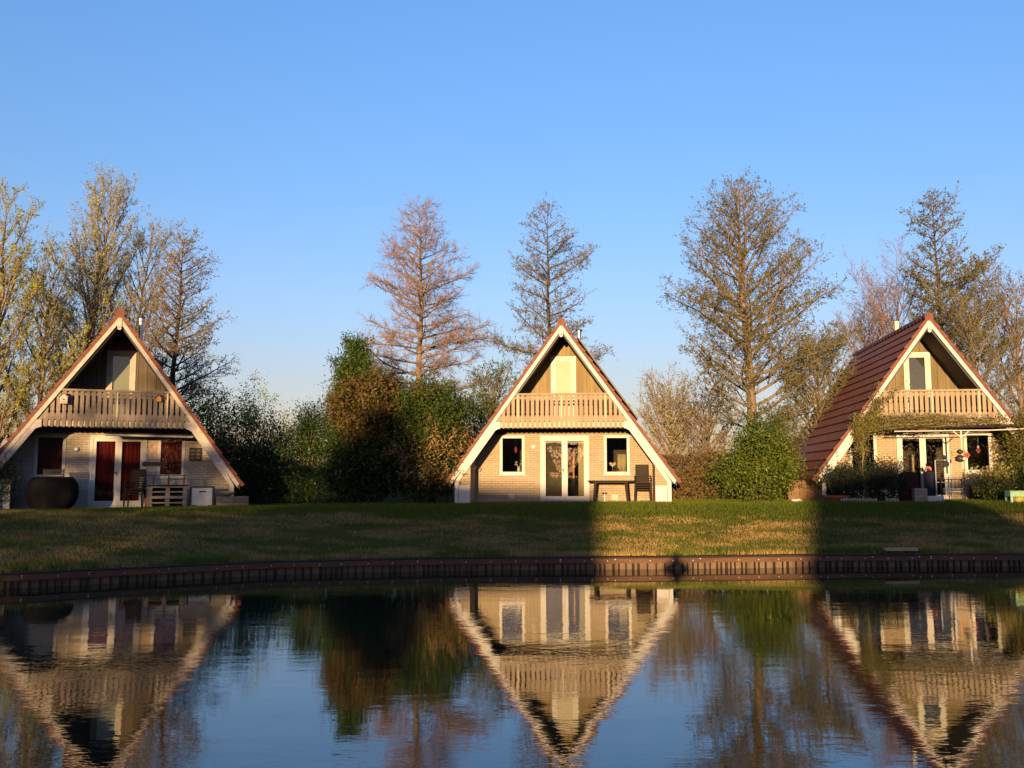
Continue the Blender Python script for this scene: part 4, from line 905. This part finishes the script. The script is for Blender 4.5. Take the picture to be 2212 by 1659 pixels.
def pos(px, Y, dz=0.0):
    x = at(px, 1031, Y).x; return (x, Y, gz(x, Y) + dz)
def top_h(px, py, Y):
    return at(px, py, Y).z - gz(at(px, py, Y).x, Y)
def pw(px, Y): return px / FPX * Y
pi_ = math.pi
def profile(pts):
    xs_, ys_ = [p[0] for p in pts], [p[1] for p in pts]
    return lambda t: float(np.interp(t, xs_, ys_))
TG = 'trees behind the cottages'
# bare reddish tree between the left and middle cottages
Y = 40
H = top_h(905, 450, Y)
tree('bare_tree', 'bare reddish conical tree with drooping twigs rising behind the russet bushes', 'tree', pos(905, Y), H, profile([(.25, 3.1), (.38, 3.4), (.5, 2.9), (.7, 2.2), (.85, 1.5), (.94, .9), (1, .3)]), 84, .26,
     lambda t: -.12 + .75 * max(0, t - .25) ** 1.0 * 1.3, 11, M_BARK, M_BARKRED, L_BUD, TG, r0=.20, bend=.05, leaf_n=.25, leaf_s=.035, tw_n=8, tw_r=.0065, twl=.34, asym=lambda c, s, t: 1 + .16 * math.sin(t * 23 + c * 3) + .10 * math.sin(t * 47 + s * 4), ter=.29, twig_up=.1, sec=.46, pl_jit=.09, sec_bend=.02)
# sparse layered alder behind the middle cottage
Y = 43; H = top_h(1196, 450, Y)
tree('alder_tree', 'sparse alder with flat open tiers of twigs behind the middle cottage', 'tree', pos(1196, Y), H, profile([(.35, 2.2), (.5, 2.6), (.65, 1.7), (.72, 2.3), (.85, 1.3), (.93, .9), (1, .3)]), 44, .34,
     lambda t: .12 + .3 * t, 12, M_BARKDK, M_TWIG, L_OLIVE, TG, r0=.17, bend=.07, leaf_n=2.4, leaf_s=.07, tw_n=4, tw_r=.005, ter=.27, sec=.34, twig_up=.3, asym=lambda c, s, t: 1 + .12 * math.sin(t * 31 + c * 2))
# large alder right of the middle cottage
Y = 35; H = top_h(1622, 375, Y) * .945
tree('alder_tree', 'largest alder with olive young leaves standing between the middle and right cottages', 'tree', pos(1640, Y), H, profile([(.2, 3.0), (.35, 3.9), (.5, 3.5), (.65, 2.9), (.78, 2.2), (.9, 1.3), (1, .35)]), 78, .19,
     lambda t: .22 + .55 * t, 13, M_BARK, M_TWIG, L_OLIVE, TG, r0=.24, bend=.06, lean=(-.6, 0), leaf_n=5.5, leaf_s=.060, tw_n=3, tw_r=.0042, sr=.010, ter=.32, sec=.48, asym=lambda c, s, t: 1 + .13 * math.sin(t * 19 + c * 3) + .08 * c, tjit=.014, twig_up=.25, leaf_t=.3, pl_jit=.16)
# dark alder behind the right cottage
Y = 44; H = top_h(2060, 405, Y) * .96
tree('alder_tree', 'tall dark alder with ragged clumps behind the right cottage ridge', 'tree', pos(2052, Y), H, profile([(.35, 2.6), (.55, 2.0), (.68, 2.35), (.74, 1.7), (.78, .9), (.88, 1.5), (.94, 1.0), (1, .2)]), 54, .3,
     lambda t: .15 + .35 * t, 14, M_BARKDK, M_TWIG, L_OLIVE, TG, r0=.2, bend=.08, leaf_n=3.4, leaf_s=.085, tw_n=4, tw_r=.005, ter=.28, sec=.38, twig_up=.3, asym=lambda c, s, t: 1 + .2 * c * (1 if t < .8 else .3))
# dark alder right of the left cottage
Y = 37; H = top_h(375, 500, Y) * .965
tree('alder_tree', 'leaning dark trunked alder right of the left cottage chimney', 'tree', pos(350, Y), H, profile([(.3, 2.4), (.45, 2.3), (.6, 1.9), (.8, 1.3), (.92, .8), (1, .25)]), 60, .3,
     lambda t: .05 + .5 * t, 15, M_BARKDK, M_BARKRED, L_OLIVE, TG, r0=.17, bend=.06, lean=(.35, 0), leaf_n=1.9, leaf_s=.065, tw_n=5, tw_r=.005, ter=.28, sec=.36, twig_up=.25)
# willows at the left
def willow(lab, px, py, Y, wd, seed, np_, lm, ln, lean=(0, 0), r0=.17):
    tree('willow_tree', lab, 'tree', pos(px, Y), top_h(px, py, Y) * .90, profile([(.08, wd * 1.25), (.35, wd * 1.1), (.6, wd * .8), (.85, wd * .42), (1, .25)]), np_, .08, lambda t: .80 + .30 * t, seed, M_BARK, mat('pale_twig', (.34, .25, .15), .85, .3, 4), lm, TG,
         r0=r0, bend=.10, lean=lean, leaf_n=ln, leaf_s=.085, leaf_asp=.34, tw_n=4, tw_r=.0042, sr=.009, ter=.32, sec=.50, twig_up=.9, sec_ang=.55, twl=.32, pl_jit=.09, tjit=.03, leaf_t=.15)
willow('yellow green willow cut by the left edge of the picture', -14, 372, 33, 2.1, 21, 30, L_YEL, 5.2)
willow('second yellow green willow with a slender trunk behind the left roof slope', 72, 500, 34.5, 1.6, 22, 24, L_YEL, 4.8, (.1, 0), .12)
willow('tallest grey green willow with upswept forking limbs behind the left cottage', 150, 352, 38, 2.6, 23, 34, L_GREY, 4.2, (1.2, 0), .2)
willow('round topped grey green willow between the tallest willow and the leaning alder', 225, 440, 39, 2.4, 24, 28, L_GREY, 3.4, (1.6, 0), .17)
# right background trees
def bare_round(lab, px, py, Y, wd, seed, n, lm, ln, tw=M_BARKRED, nm='bare_tree'):
    tree(nm, lab, 'tree', pos(px, Y), top_h(px, py, Y) * .90, profile([(.1, wd * .8), (.35, wd), (.6, wd * .95), (.85, wd * .6), (1, .3)]), n, .12, lambda t: .75 + .35 * t, seed, M_BARK, tw, lm, TG, r0=.15, bend=.02, leaf_n=ln * 2.7, leaf_s=.066, tw_n=4, tw_r=.0048, sr=.010, ter=.33, sec=.50, twig_up=.3, sec_ang=.7)
bare_round('round bare reddish tree left of the dark alder behind the right roof', 1960, 610, 48, 3.2, 31, 34, L_BUD, .3)
bare_round('low bare grey tree behind the left end of the right cottage roof', 1880, 690, 50, 2.3, 32, 30, L_BUD, .3)
bare_round('bushy olive brown tree filling the gap behind the right cottage apex', 2110, 640, 40, 2.4, 33, 32, L_OLIVE, 1.2, M_TWIG, 'leafing_tree')
bare_round('rust tinted tree cut by the right edge of the picture', 2210, 585, 42, 2.2, 34, 32, L_RUST, 1.0, M_BARKRED, 'leafing_tree')
bare_round('low olive tree between the largest alder and the right roof slope', 1775, 745, 37, 1.8, 35, 30, L_OLIVE, 1.5, M_TWIG, 'leafing_tree')
bare_round('thin bare sapling behind the hedge right of the middle cottage', 1450, 868, 38, 1.6, 36, 34, L_GREY, .8, M_BARKRED, 'bare_shrub')
bare_round('thin bare sapling behind the left foot of the largest alder', 1530, 890, 37, 1.2, 37, 26, L_OLIVE, .8, M_BARKRED, 'bare_shrub')
bare_round('thin leafing sapling left of the middle cottage roof', 1065, 815, 36, 1.3, 38, 30, L_GREEN, 1.2, M_TWIG, 'leafing_tree')

# holly: dense evergreen
def S(px, Y): return pos(px, Y)
Y = 35; h = top_h(755, 712, Y)
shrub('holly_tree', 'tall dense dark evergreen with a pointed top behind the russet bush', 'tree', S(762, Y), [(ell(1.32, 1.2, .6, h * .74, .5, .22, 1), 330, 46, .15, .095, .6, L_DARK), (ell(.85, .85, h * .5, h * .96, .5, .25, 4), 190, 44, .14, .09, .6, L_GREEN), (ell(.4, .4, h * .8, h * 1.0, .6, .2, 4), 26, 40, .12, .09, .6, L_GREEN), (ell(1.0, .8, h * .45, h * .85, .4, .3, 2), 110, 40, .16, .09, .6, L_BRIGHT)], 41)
# russet bush and green bush with hanging dry leaves
Y = 31.3
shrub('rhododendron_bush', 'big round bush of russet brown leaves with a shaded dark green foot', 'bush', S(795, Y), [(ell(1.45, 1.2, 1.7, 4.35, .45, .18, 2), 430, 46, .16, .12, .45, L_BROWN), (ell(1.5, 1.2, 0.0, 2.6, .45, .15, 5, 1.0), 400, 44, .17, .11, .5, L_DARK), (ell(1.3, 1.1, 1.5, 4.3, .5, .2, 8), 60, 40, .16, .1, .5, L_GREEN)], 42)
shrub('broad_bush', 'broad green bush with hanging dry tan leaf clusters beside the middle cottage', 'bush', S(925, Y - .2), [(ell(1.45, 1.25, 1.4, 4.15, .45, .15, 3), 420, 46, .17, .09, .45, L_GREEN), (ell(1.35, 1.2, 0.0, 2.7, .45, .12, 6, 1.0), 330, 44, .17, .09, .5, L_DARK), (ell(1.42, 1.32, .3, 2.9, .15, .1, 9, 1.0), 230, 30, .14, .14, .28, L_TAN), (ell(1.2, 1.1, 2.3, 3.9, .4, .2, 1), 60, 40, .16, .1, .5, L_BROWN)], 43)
shrub('laurel_bush', 'green leafy bush behind the left eave of the middle cottage', 'bush', S(1020, 34.5), [(ell(1.5, 1.0, .2, 3.7, .5, .2, 7), 330, 36, .2, .075, .5, L_GREEN), (ell(1.2, .8, 2.2, 4.1, .5, .2, 7), 80, 30, .2, .07, .5, L_BRIGHT)], 44)
# left middle background shrubs
SG = 'shrubs between the left cottage and the tall bushes'
def thinshrub(lab, px, py, Y, rx, seed, m, m2, dens=1.0, size=.085):
    h = top_h(px, py, Y); return shrub('leafing_shrub', lab, 'shrub', S(px, Y), [(ell(rx, .9, .3, h * .9, .6, .25, seed), int(200 * dens), 28, .22, size, .5, m), (ell(rx * .95, .9, h * .45, h, .6, .3, seed + 2), int(120 * dens), 26, .2, size, .5, m2)], seed, SG, stems=26, stemm=M_TWIG)
thinshrub('bright green shrub just right of the left cottage roof', 455, 822, 35, 1.35, 51, L_BRIGHT, L_SPRING, .9)  # brighter leaf colour on the upper half imitates sunlit tops
thinshrub('pointed green shrub second to the right of the left cottage roof', 535, 830, 36, 1.1, 52, L_BRIGHT, L_SPRING, .75)
thinshrub('low airy shrub with pinkish gaps left of the dark evergreens', 600, 888, 37, 1.2, 53, L_GREEN, L_SPRING, .6)
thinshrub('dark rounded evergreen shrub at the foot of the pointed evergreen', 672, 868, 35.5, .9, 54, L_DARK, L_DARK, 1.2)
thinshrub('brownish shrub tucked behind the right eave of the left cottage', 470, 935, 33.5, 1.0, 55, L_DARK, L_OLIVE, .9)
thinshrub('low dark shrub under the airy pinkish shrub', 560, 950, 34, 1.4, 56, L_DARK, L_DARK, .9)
HG = 'clipped hedges behind the lawn'
def hd(lab, pa, pb, ptop, Y, n, size, m, seed, m2=None):
    a, b_ = pos(pa, Y), pos(pb, Y); L = b_[0] - a[0]; h = top_h((pa + pb) / 2, ptop, Y); return hedge('hedge', lab, ((a[0] + b_[0]) / 2, Y, min(a[2], b_[2])), L, .9, h, n, size, m, seed, 0, m2, group=HG)
hd('dark shaded hedge between the left cottage and the tall bushes', 500, 760, 1008, 33, 9000, .085, L_DARK, 61)
hd('rust and green hedge right of the middle cottage', 1400, 1600, 1012, 32.6, 8000, .08, L_RUST, 62, L_GREEN)
hd('taller rust brown hedge behind the rust and green hedge', 1400, 1640, 985, 35.5, 8000, .075, L_RUST, 63)
hd('long dark hedge far behind the left side', -500, 1130, 1000, 46, 14000, .14, L_DARK, 64)
hd('long olive hedge far behind the right side', 1130, 2800, 985, 49, 16000, .14, L_OLIVE, 65, L_RUST)
# bright bush right
Y = 30.6; h = top_h(1640, 905, Y)
shrub('green_bush', 'bright green leafy bush in the sun left of the right cottage', 'bush', S(1638, Y), [(ell(1.15, 1.0, .0, h * .78, .55, .42, 2, 1.1), 330, 38, .19, .085, .6, L_BRIGHT), (ell(.95, .9, h * .3, h * 1.05, .6, .45, 5), 190, 32, .2, .075, .6, L_GREEN), (ell(1.0, .8, .3, h * .9, .4, .4, 8), 60, 30, .2, .08, .5, L_SPRING)], 71, sprigs=.7)
shrub('conifer_shrub', 'feathery olive green shrub between the bright bush and the right roof', 'bush', S(1690, 33.5), [(ell(.6, .8, .3, top_h(1690, 860, 33.5), .45, .2, 3), 260, 36, .17, .07, .4, L_OLIVE), (ell(.6, .8, .0, 1.9, .45, .2, 1), 160, 36, .17, .08, .5, L_BRIGHT)], 72)
shrub('juniper_bush', 'dark bush at the left edge beside the left cottage', 'bush', S(0, 27.0), [(ell(.45, .7, .0, 1.75, .45, .15, 2, 1.0), 200, 40, .13, .05, .4, L_BLUEDK)], 73)
# planting round the right cottage
def ws(h_, x, y, z=0): p = wp(h_, x, y, z); return (p.x, p.y, p.z)
shrub('dark_potted_shrub', 'dark shrub over the terracotta bowl before the right cottage window', 'bush', ws(HR, -2.95, .1), [(ell(.85, .6, .15, 1.25, .45, .2, 2), 170, 36, .12, .06, .5, L_BLUEDK)], 81)
shrub('dark_potted_shrub', 'taller dark shrub behind the pale picket edging of the right cottage', 'bush', ws(HR, -1.65, .1), [(ell(1.0, .6, .0, 1.35, .45, .25, 5), 210, 36, .12, .06, .5, L_BLUEDK)], 82)
shrub('variegated_shrub', 'cream and green variegated shrub below the right cottage window', 'bush', ws(HR, 1.65, -.2), [(ell(.62, .5, .25, 1.05, .45, .2, 3), 90, 30, .10, .075, .45, L_VAR), (ell(.6, .5, .1, .8, .45, .2, 6), 60, 30, .1, .07, .5, L_GREEN)], 83)
shrub('edge_tree', 'leafy shrub hanging in from the right edge beside the right cottage', 'bush', ws(HR, 2.75, .0), [(ell(.62, .6, 1.0, 2.95, .55, .35, 3), 190, 36, .16, .07, .5, L_OLIVE), (ell(.7, .6, .3, 1.6, .5, .25, 3), 70, 36, .16, .07, .5, L_GREEN)], 84)
# creeper over the balcony of the right cottage: woody runners with leaves on them
rs = np.random.RandomState(9); rnd = random.Random(9); t = inst(HR, 'creeper', 0, 0, 0, 'olive climbing plant sprawling over balcony and left barge board of the right cottage', 'climbing plant')
g = G(); pts_all = []
def runner(a, b_, n, wob):
    a, b_ = Vector(a), Vector(b_); pts = [a.lerp(b_, i / n) + Vector((rnd.uniform(-wob, wob), rnd.uniform(-.06, .05), rnd.uniform(-wob, wob))) for i in range(n + 1)]; g.tube(pts, [.014] * (n + 1), 4, cap=False)
    for i in range(n): pts_all.append((pts[i], pts[i + 1]))
for k in range(7): runner((-2.25 + rnd.uniform(-.2, .2), -.12, -.05 if k < 2 else 1.6), (-2.2 + rnd.uniform(-.3, .5), -.15, 2.55 + rnd.uniform(-.3, .3)), 9, .07)
for k in range(12): runner((-2.3, -.15, 2.45 + rnd.uniform(-.25, .2)), (rnd.uniform(-.6, .9), -.15, 2.55 + rnd.uniform(-.22, .22)), 12, .06)
for k in range(5): runner((-2.0, -.15, 2.65), (-1.5 + rnd.uniform(-.3, .6), -.1, 3.55 + rnd.uniform(-.3, .35)), 8, .07)
for k in range(4): runner((-.3, -.15, 2.6), (2.2, -.15, 2.62 + rnd.uniform(-.2, .12)), 14, .05)
for k in range(5): runner((3.4, -.1, 1.0), (2.4 + rnd.uniform(-.2, .8), -.14, 2.6 + rnd.uniform(-.3, .3)), 9, .1)
P = []
for a, b_ in pts_all:
    n = 26 if a.x < .6 else 16
    if a.x < -1.7 and 1.9 < a.z < 2.7: n = 60
    for i in range(n): q = a.lerp(b_, rnd.random()); P.append((q.x + rnd.gauss(0, .085), q.y + rnd.gauss(0, .05), q.z + rnd.gauss(0, .085)))
V, F = leaves(np.array(P), .055, rs, .55, .2); np_mesh('foliage', [(V, F, 0)], [L_OLIVE], t); obj('stems', g, M_TWIG, t)
t = inst(HR, 'flower_bed', -2.1, -.5, -.03, 'small white and yellow flowers in the dark bed behind the picket edging', 'flowers'); gs = G(); gw_ = G(); gy = G()
for k in range(26):
    x_, y_, z_ = rnd.uniform(-.9, .9), rnd.uniform(0, .3), rnd.uniform(.18, .42); gs.tube([(x_, y_, 0), (x_ + rnd.uniform(-.03, .03), y_, z_)], .004, 4); (gy if k % 5 == 0 else gw_).lathe([(.004, -.005), (.022, 0), (.026, .014), (.006, .02)], 7, (x_, y_, z_))
obj('stem', gs, L_GREEN, t); tag(obj('white_bloom', gw_, M_FLOWER_W, t), kind='stuff'); tag(obj('yellow_bloom', gy, M_FLOWER_Y, t), kind='stuff')
# ---------------------------------------------------------------- grass blades on the near face of the lawn
rs = np.random.RandomState(77); n = 330000
X = rs.uniform(-15, 17, n); u = rs.uniform(0, 1, n) ** 1.25; sh = np.interp(X, SHX, SHY); Yg = sh + .2 + u * 12.0
from mathutils import noise
ZZ = np.array([gz(float(a), float(b_)) for a, b_ in zip(X, Yg)])
from mathutils import Vector as _V
N1 = np.array([noise.noise(_V((a * .55, b_ * 1.3, 3.1))) + .6 * noise.noise(_V((a * 1.9, b_ * 3.4, 7.7))) for a, b_ in zip(X.tolist(), Yg.tolist())])
dry = (N1 * 3.2 + rs.normal(size=n) * .75) * np.clip((27.0 - Yg) / 2.0, 0, 1) - np.clip((Yg - 25.3) / 1.2, 0, 3)
isdry = dry > -.12
hgt = np.where(isdry, rs.uniform(.03, .075, n), rs.uniform(.04, .10, n)); wdt = np.where(isdry, .012, .011)
a = rs.uniform(0, 2 * np.pi, n); edge = (Yg - np.interp(X, SHX, SHY)) < .55; hgt = np.where(edge, hgt * 1.9, hgt)
lean_ = rs.normal(size=(n, 2)) * np.where(isdry, .03, .02)[:, None]; B = np.stack([X, Yg, ZZ - .005], 1); W_ = np.stack([np.cos(a) * wdt, np.sin(a) * wdt, 0 * a], 1)
T = B + np.stack([lean_[:, 0], lean_[:, 1], hgt], 1)
V = np.stack([B - W_ / 2, B + W_ / 2, T], 1)
parts = []
for flag, mi in ((False, 0), (True, 1)):
    v = V[isdry == flag].reshape(-1, 3); f = np.arange(len(v)).reshape(-1, 3); parts.append((v, f, mi))
LG = leafm('grass_blade', (0.052, 0.088, 0.006), (0.105, 0.12, 0.012), trans=.2); LD = leafm('dry_grass_blade', (0.42, 0.29, 0.10), (0.17, 0.13, 0.04), trans=.1)
tag(np_mesh('grass', parts, [LG, LD]), 'short patchy green and straw coloured grass on the sloping lawn', 'grass', kind='stuff')

rs = np.random.RandomState(5); m_ = 260; X2 = rs.uniform(-13, 15, m_); Y2 = np.interp(X2, SHX, SHY) + .3 + rs.uniform(0, 9, m_); C2 = np.array([(a, b_, gz(a, b_) + .03) for a, b_ in zip(X2.tolist(), Y2.tolist())])
VA, FA = leaves(C2, .05, rs, .6, 3.0); tag(np_mesh('fallen_leaves', [(VA, FA, 0)], [L_TAN]), 'dry brown leaves scattered over the sloping lawn', 'leaves', kind='stuff')
# ---------------------------------------------------------------- the other side of the pond, behind the camera: what throws the long evening shadows, plus hedges and a conifer added to screen light
def back(X, Z, b): return Vector((-b * AX + X, -b, CAM_Z - b * AZ + Z))
def back_hedge(X0, X1, Z, b, seed, label):
    p = back((X0 + X1) / 2, Z, b); h = p.z - .9; return hedge('light_screen_hedge', label, (p.x, p.y, .9), X1 - X0, 1.4, h, int((X1 - X0) * h * 260), .16, L_DARK, seed, 0, group='unseen light screens on the opposite bank')  # unseen hedges added to keep stray sun off the shaded lawn
def back_house(X, Z, b, rz, label, sc=1.0):
    p = back(X, Z, b); t = empty('cottage', (p.x, p.y, p.z - 6.05), rz, label, 'house', 'cottages on the opposite bank')
    g = G()
    for sd in (-1, 1):
        poly = [(0, 5.84), (0, 6.05), (sd * 3.9, .55), (sd * 3.8, .45)]; 
        g.prism(poly if sd < 0 else poly[::-1], -4.75, 4.75)
    obj('roof', g, M_TILE, t); g = G(); g.prism([(-3.3, -3), (3.3, -3), (3.3, 1.1), (0, 5.7), (-3.3, 1.1)], -4.1, 4.1); obj('wall', g, M_BRICK, t); return t
back_house(-6.45, 2.35, 46, R(45), 'red roofed cottage on the opposite bank behind the viewer, left of the gap')
p = back(-9.7, 4.7, 34); shrub('shade_conifer', 'added dense dark conifer, unseen behind the viewer, shaping the shade left of the gap', 'tree', (p.x, p.y, .9), [(ell(2.0, 1.6, 0, p.z - .9, .5, .2, 3), 900, 44, .25, .2, .6, L_DARK)], 97)  # unseen conifer added for a softer, ragged shadow edge on the bushes
back_hedge(7.4, 14, 2.3, 32, 89, 'added dark hedge on the opposite bank, blocking sun right of the gap')
back_house(6.25, 2.6, 38, R(-30), 'red roofed cottage on the opposite bank behind the viewer, right of the gap')
back_house(16.5, 2.75, 44, R(-75), 'red roofed cottage furthest right on the opposite bank')
back_hedge(-14, -6.8, 1.9, 30, 96, 'added dark hedge on the opposite bank, blocking sun between conifer and cottage')
back_hedge(-26, -11.2, 3.0, 20, 91, 'added tall dark hedge on the opposite bank, keeping the left lawn in shade')
hedge('light_screen_hedge', 'added long tall treeline far back on the opposite bank, screening the horizon glow', (-6, -62, .9), 150, 2.0, 5.5, 40000, .34, L_DARK, 95, 0, group='unseen light screens on the opposite bank')  # this and the next two are added to keep glow out of the windows
hedge('light_screen_hedge', 'added higher treeline far back on the opposite bank, screening glow left of the gap', (-44, -64, .9), 60, 2.0, 7.3, 26000, .34, L_DARK, 98, 0, group='unseen light screens on the opposite bank')
hedge('light_screen_hedge', 'added higher treeline far back on the opposite bank, screening glow right of the gap', (26, -64, .9), 60, 2.0, 7.0, 26000, .34, L_DARK, 99, 0, group='unseen light screens on the opposite bank')
def back_tree(X, Z, b, wd, seed, lab, ln):
    p = back(X, Z, b); tree('bare_tree', lab, 'tree', (p.x, p.y, 1.0), p.z - 1.0, profile([(.15, wd), (.5, wd), (.8, wd * .6), (1, .3)]), 40, .15, lambda t: .5, seed, M_BARK, M_TWIG, L_OLIVE, 'trees on the opposite bank', r0=.2, leaf_n=ln, leaf_s=.11, tw_n=4, tw_r=.012, ter=.4, sec=.5)
back_tree(-16.0, 5.7, 26, 2.6, 92, 'leafing tree on the opposite bank behind the viewer at the left', 3.2)
back_tree(-20.5, 7.5, 24, 2.6, 93, 'second leafing tree on the opposite bank behind the viewer at the left', 1.2)
back_tree(18.5, 7.5, 30, 2.2, 94, 'leafing tree on the opposite bank behind the viewer at the right', 1.0)
# the photographer, standing on the near bank, camera raised
pt = empty('person', (0, 0, .45), 0, 'person in dark coat holding a camera to the eye on the near bank', 'person')
def skin(name, verts, edges, radii, m, parent, rootv=0, sub=2):
    me = bpy.data.meshes.new(name); me.from_pydata(verts, edges, []); o = link(name, me, parent); me.materials.append(m)
    s = o.modifiers.new('skin', 'SKIN'); s.use_smooth_shade = True
    for i, r in enumerate(radii): me.skin_vertices[0].data[i].radius = (r, r) if not isinstance(r, tuple) else r
    me.skin_vertices[0].data[rootv].use_root = True
    b_ = o.modifiers.new('sub', 'SUBSURF'); b_.levels = sub; b_.render_levels = sub; return o
yb = -.24
vs = [(0, yb, .92), (0, yb, 1.12), (0, yb, 1.32), (0, yb, 1.44), (0, yb + .01, 1.52), (0, yb + .02, 1.60), (0, yb + .02, 1.70),
      (-.20, yb, 1.38), (-.27, yb + .08, 1.20), (-.09, yb + .20, 1.47), (.20, yb, 1.38), (.27, yb + .08, 1.20), (.09, yb + .20, 1.47),
      (-.11, yb, .88), (-.13, yb + .01, .48), (-.14, yb - .02, .08), (-.14, yb + .12, .03), (.11, yb, .88), (.13, yb + .01, .48), (.14, yb - .02, .08), (.14, yb + .12, .03)]
es = [(0, 1), (1, 2), (2, 3), (3, 4), (4, 5), (5, 6), (3, 7), (7, 8), (8, 9), (3, 10), (10, 11), (11, 12), (0, 13), (13, 14), (14, 15), (15, 16), (0, 17), (17, 18), (18, 19), (19, 20)]
ra = [(.19, .13), (.19, .13), (.21, .14), (.15, .10), .06, .09, .08, .085, .07, .032, .085, .07, .032, .09, .06, .045, .035, .09, .06, .045, .035]
skin('body', vs, es, ra, M_NAVY, pt)
g = G(); g.box(-.06, .06, -.145, -.07, 1.565, 1.635); obj('hand_camera', g, M_DARKMETAL, pt)
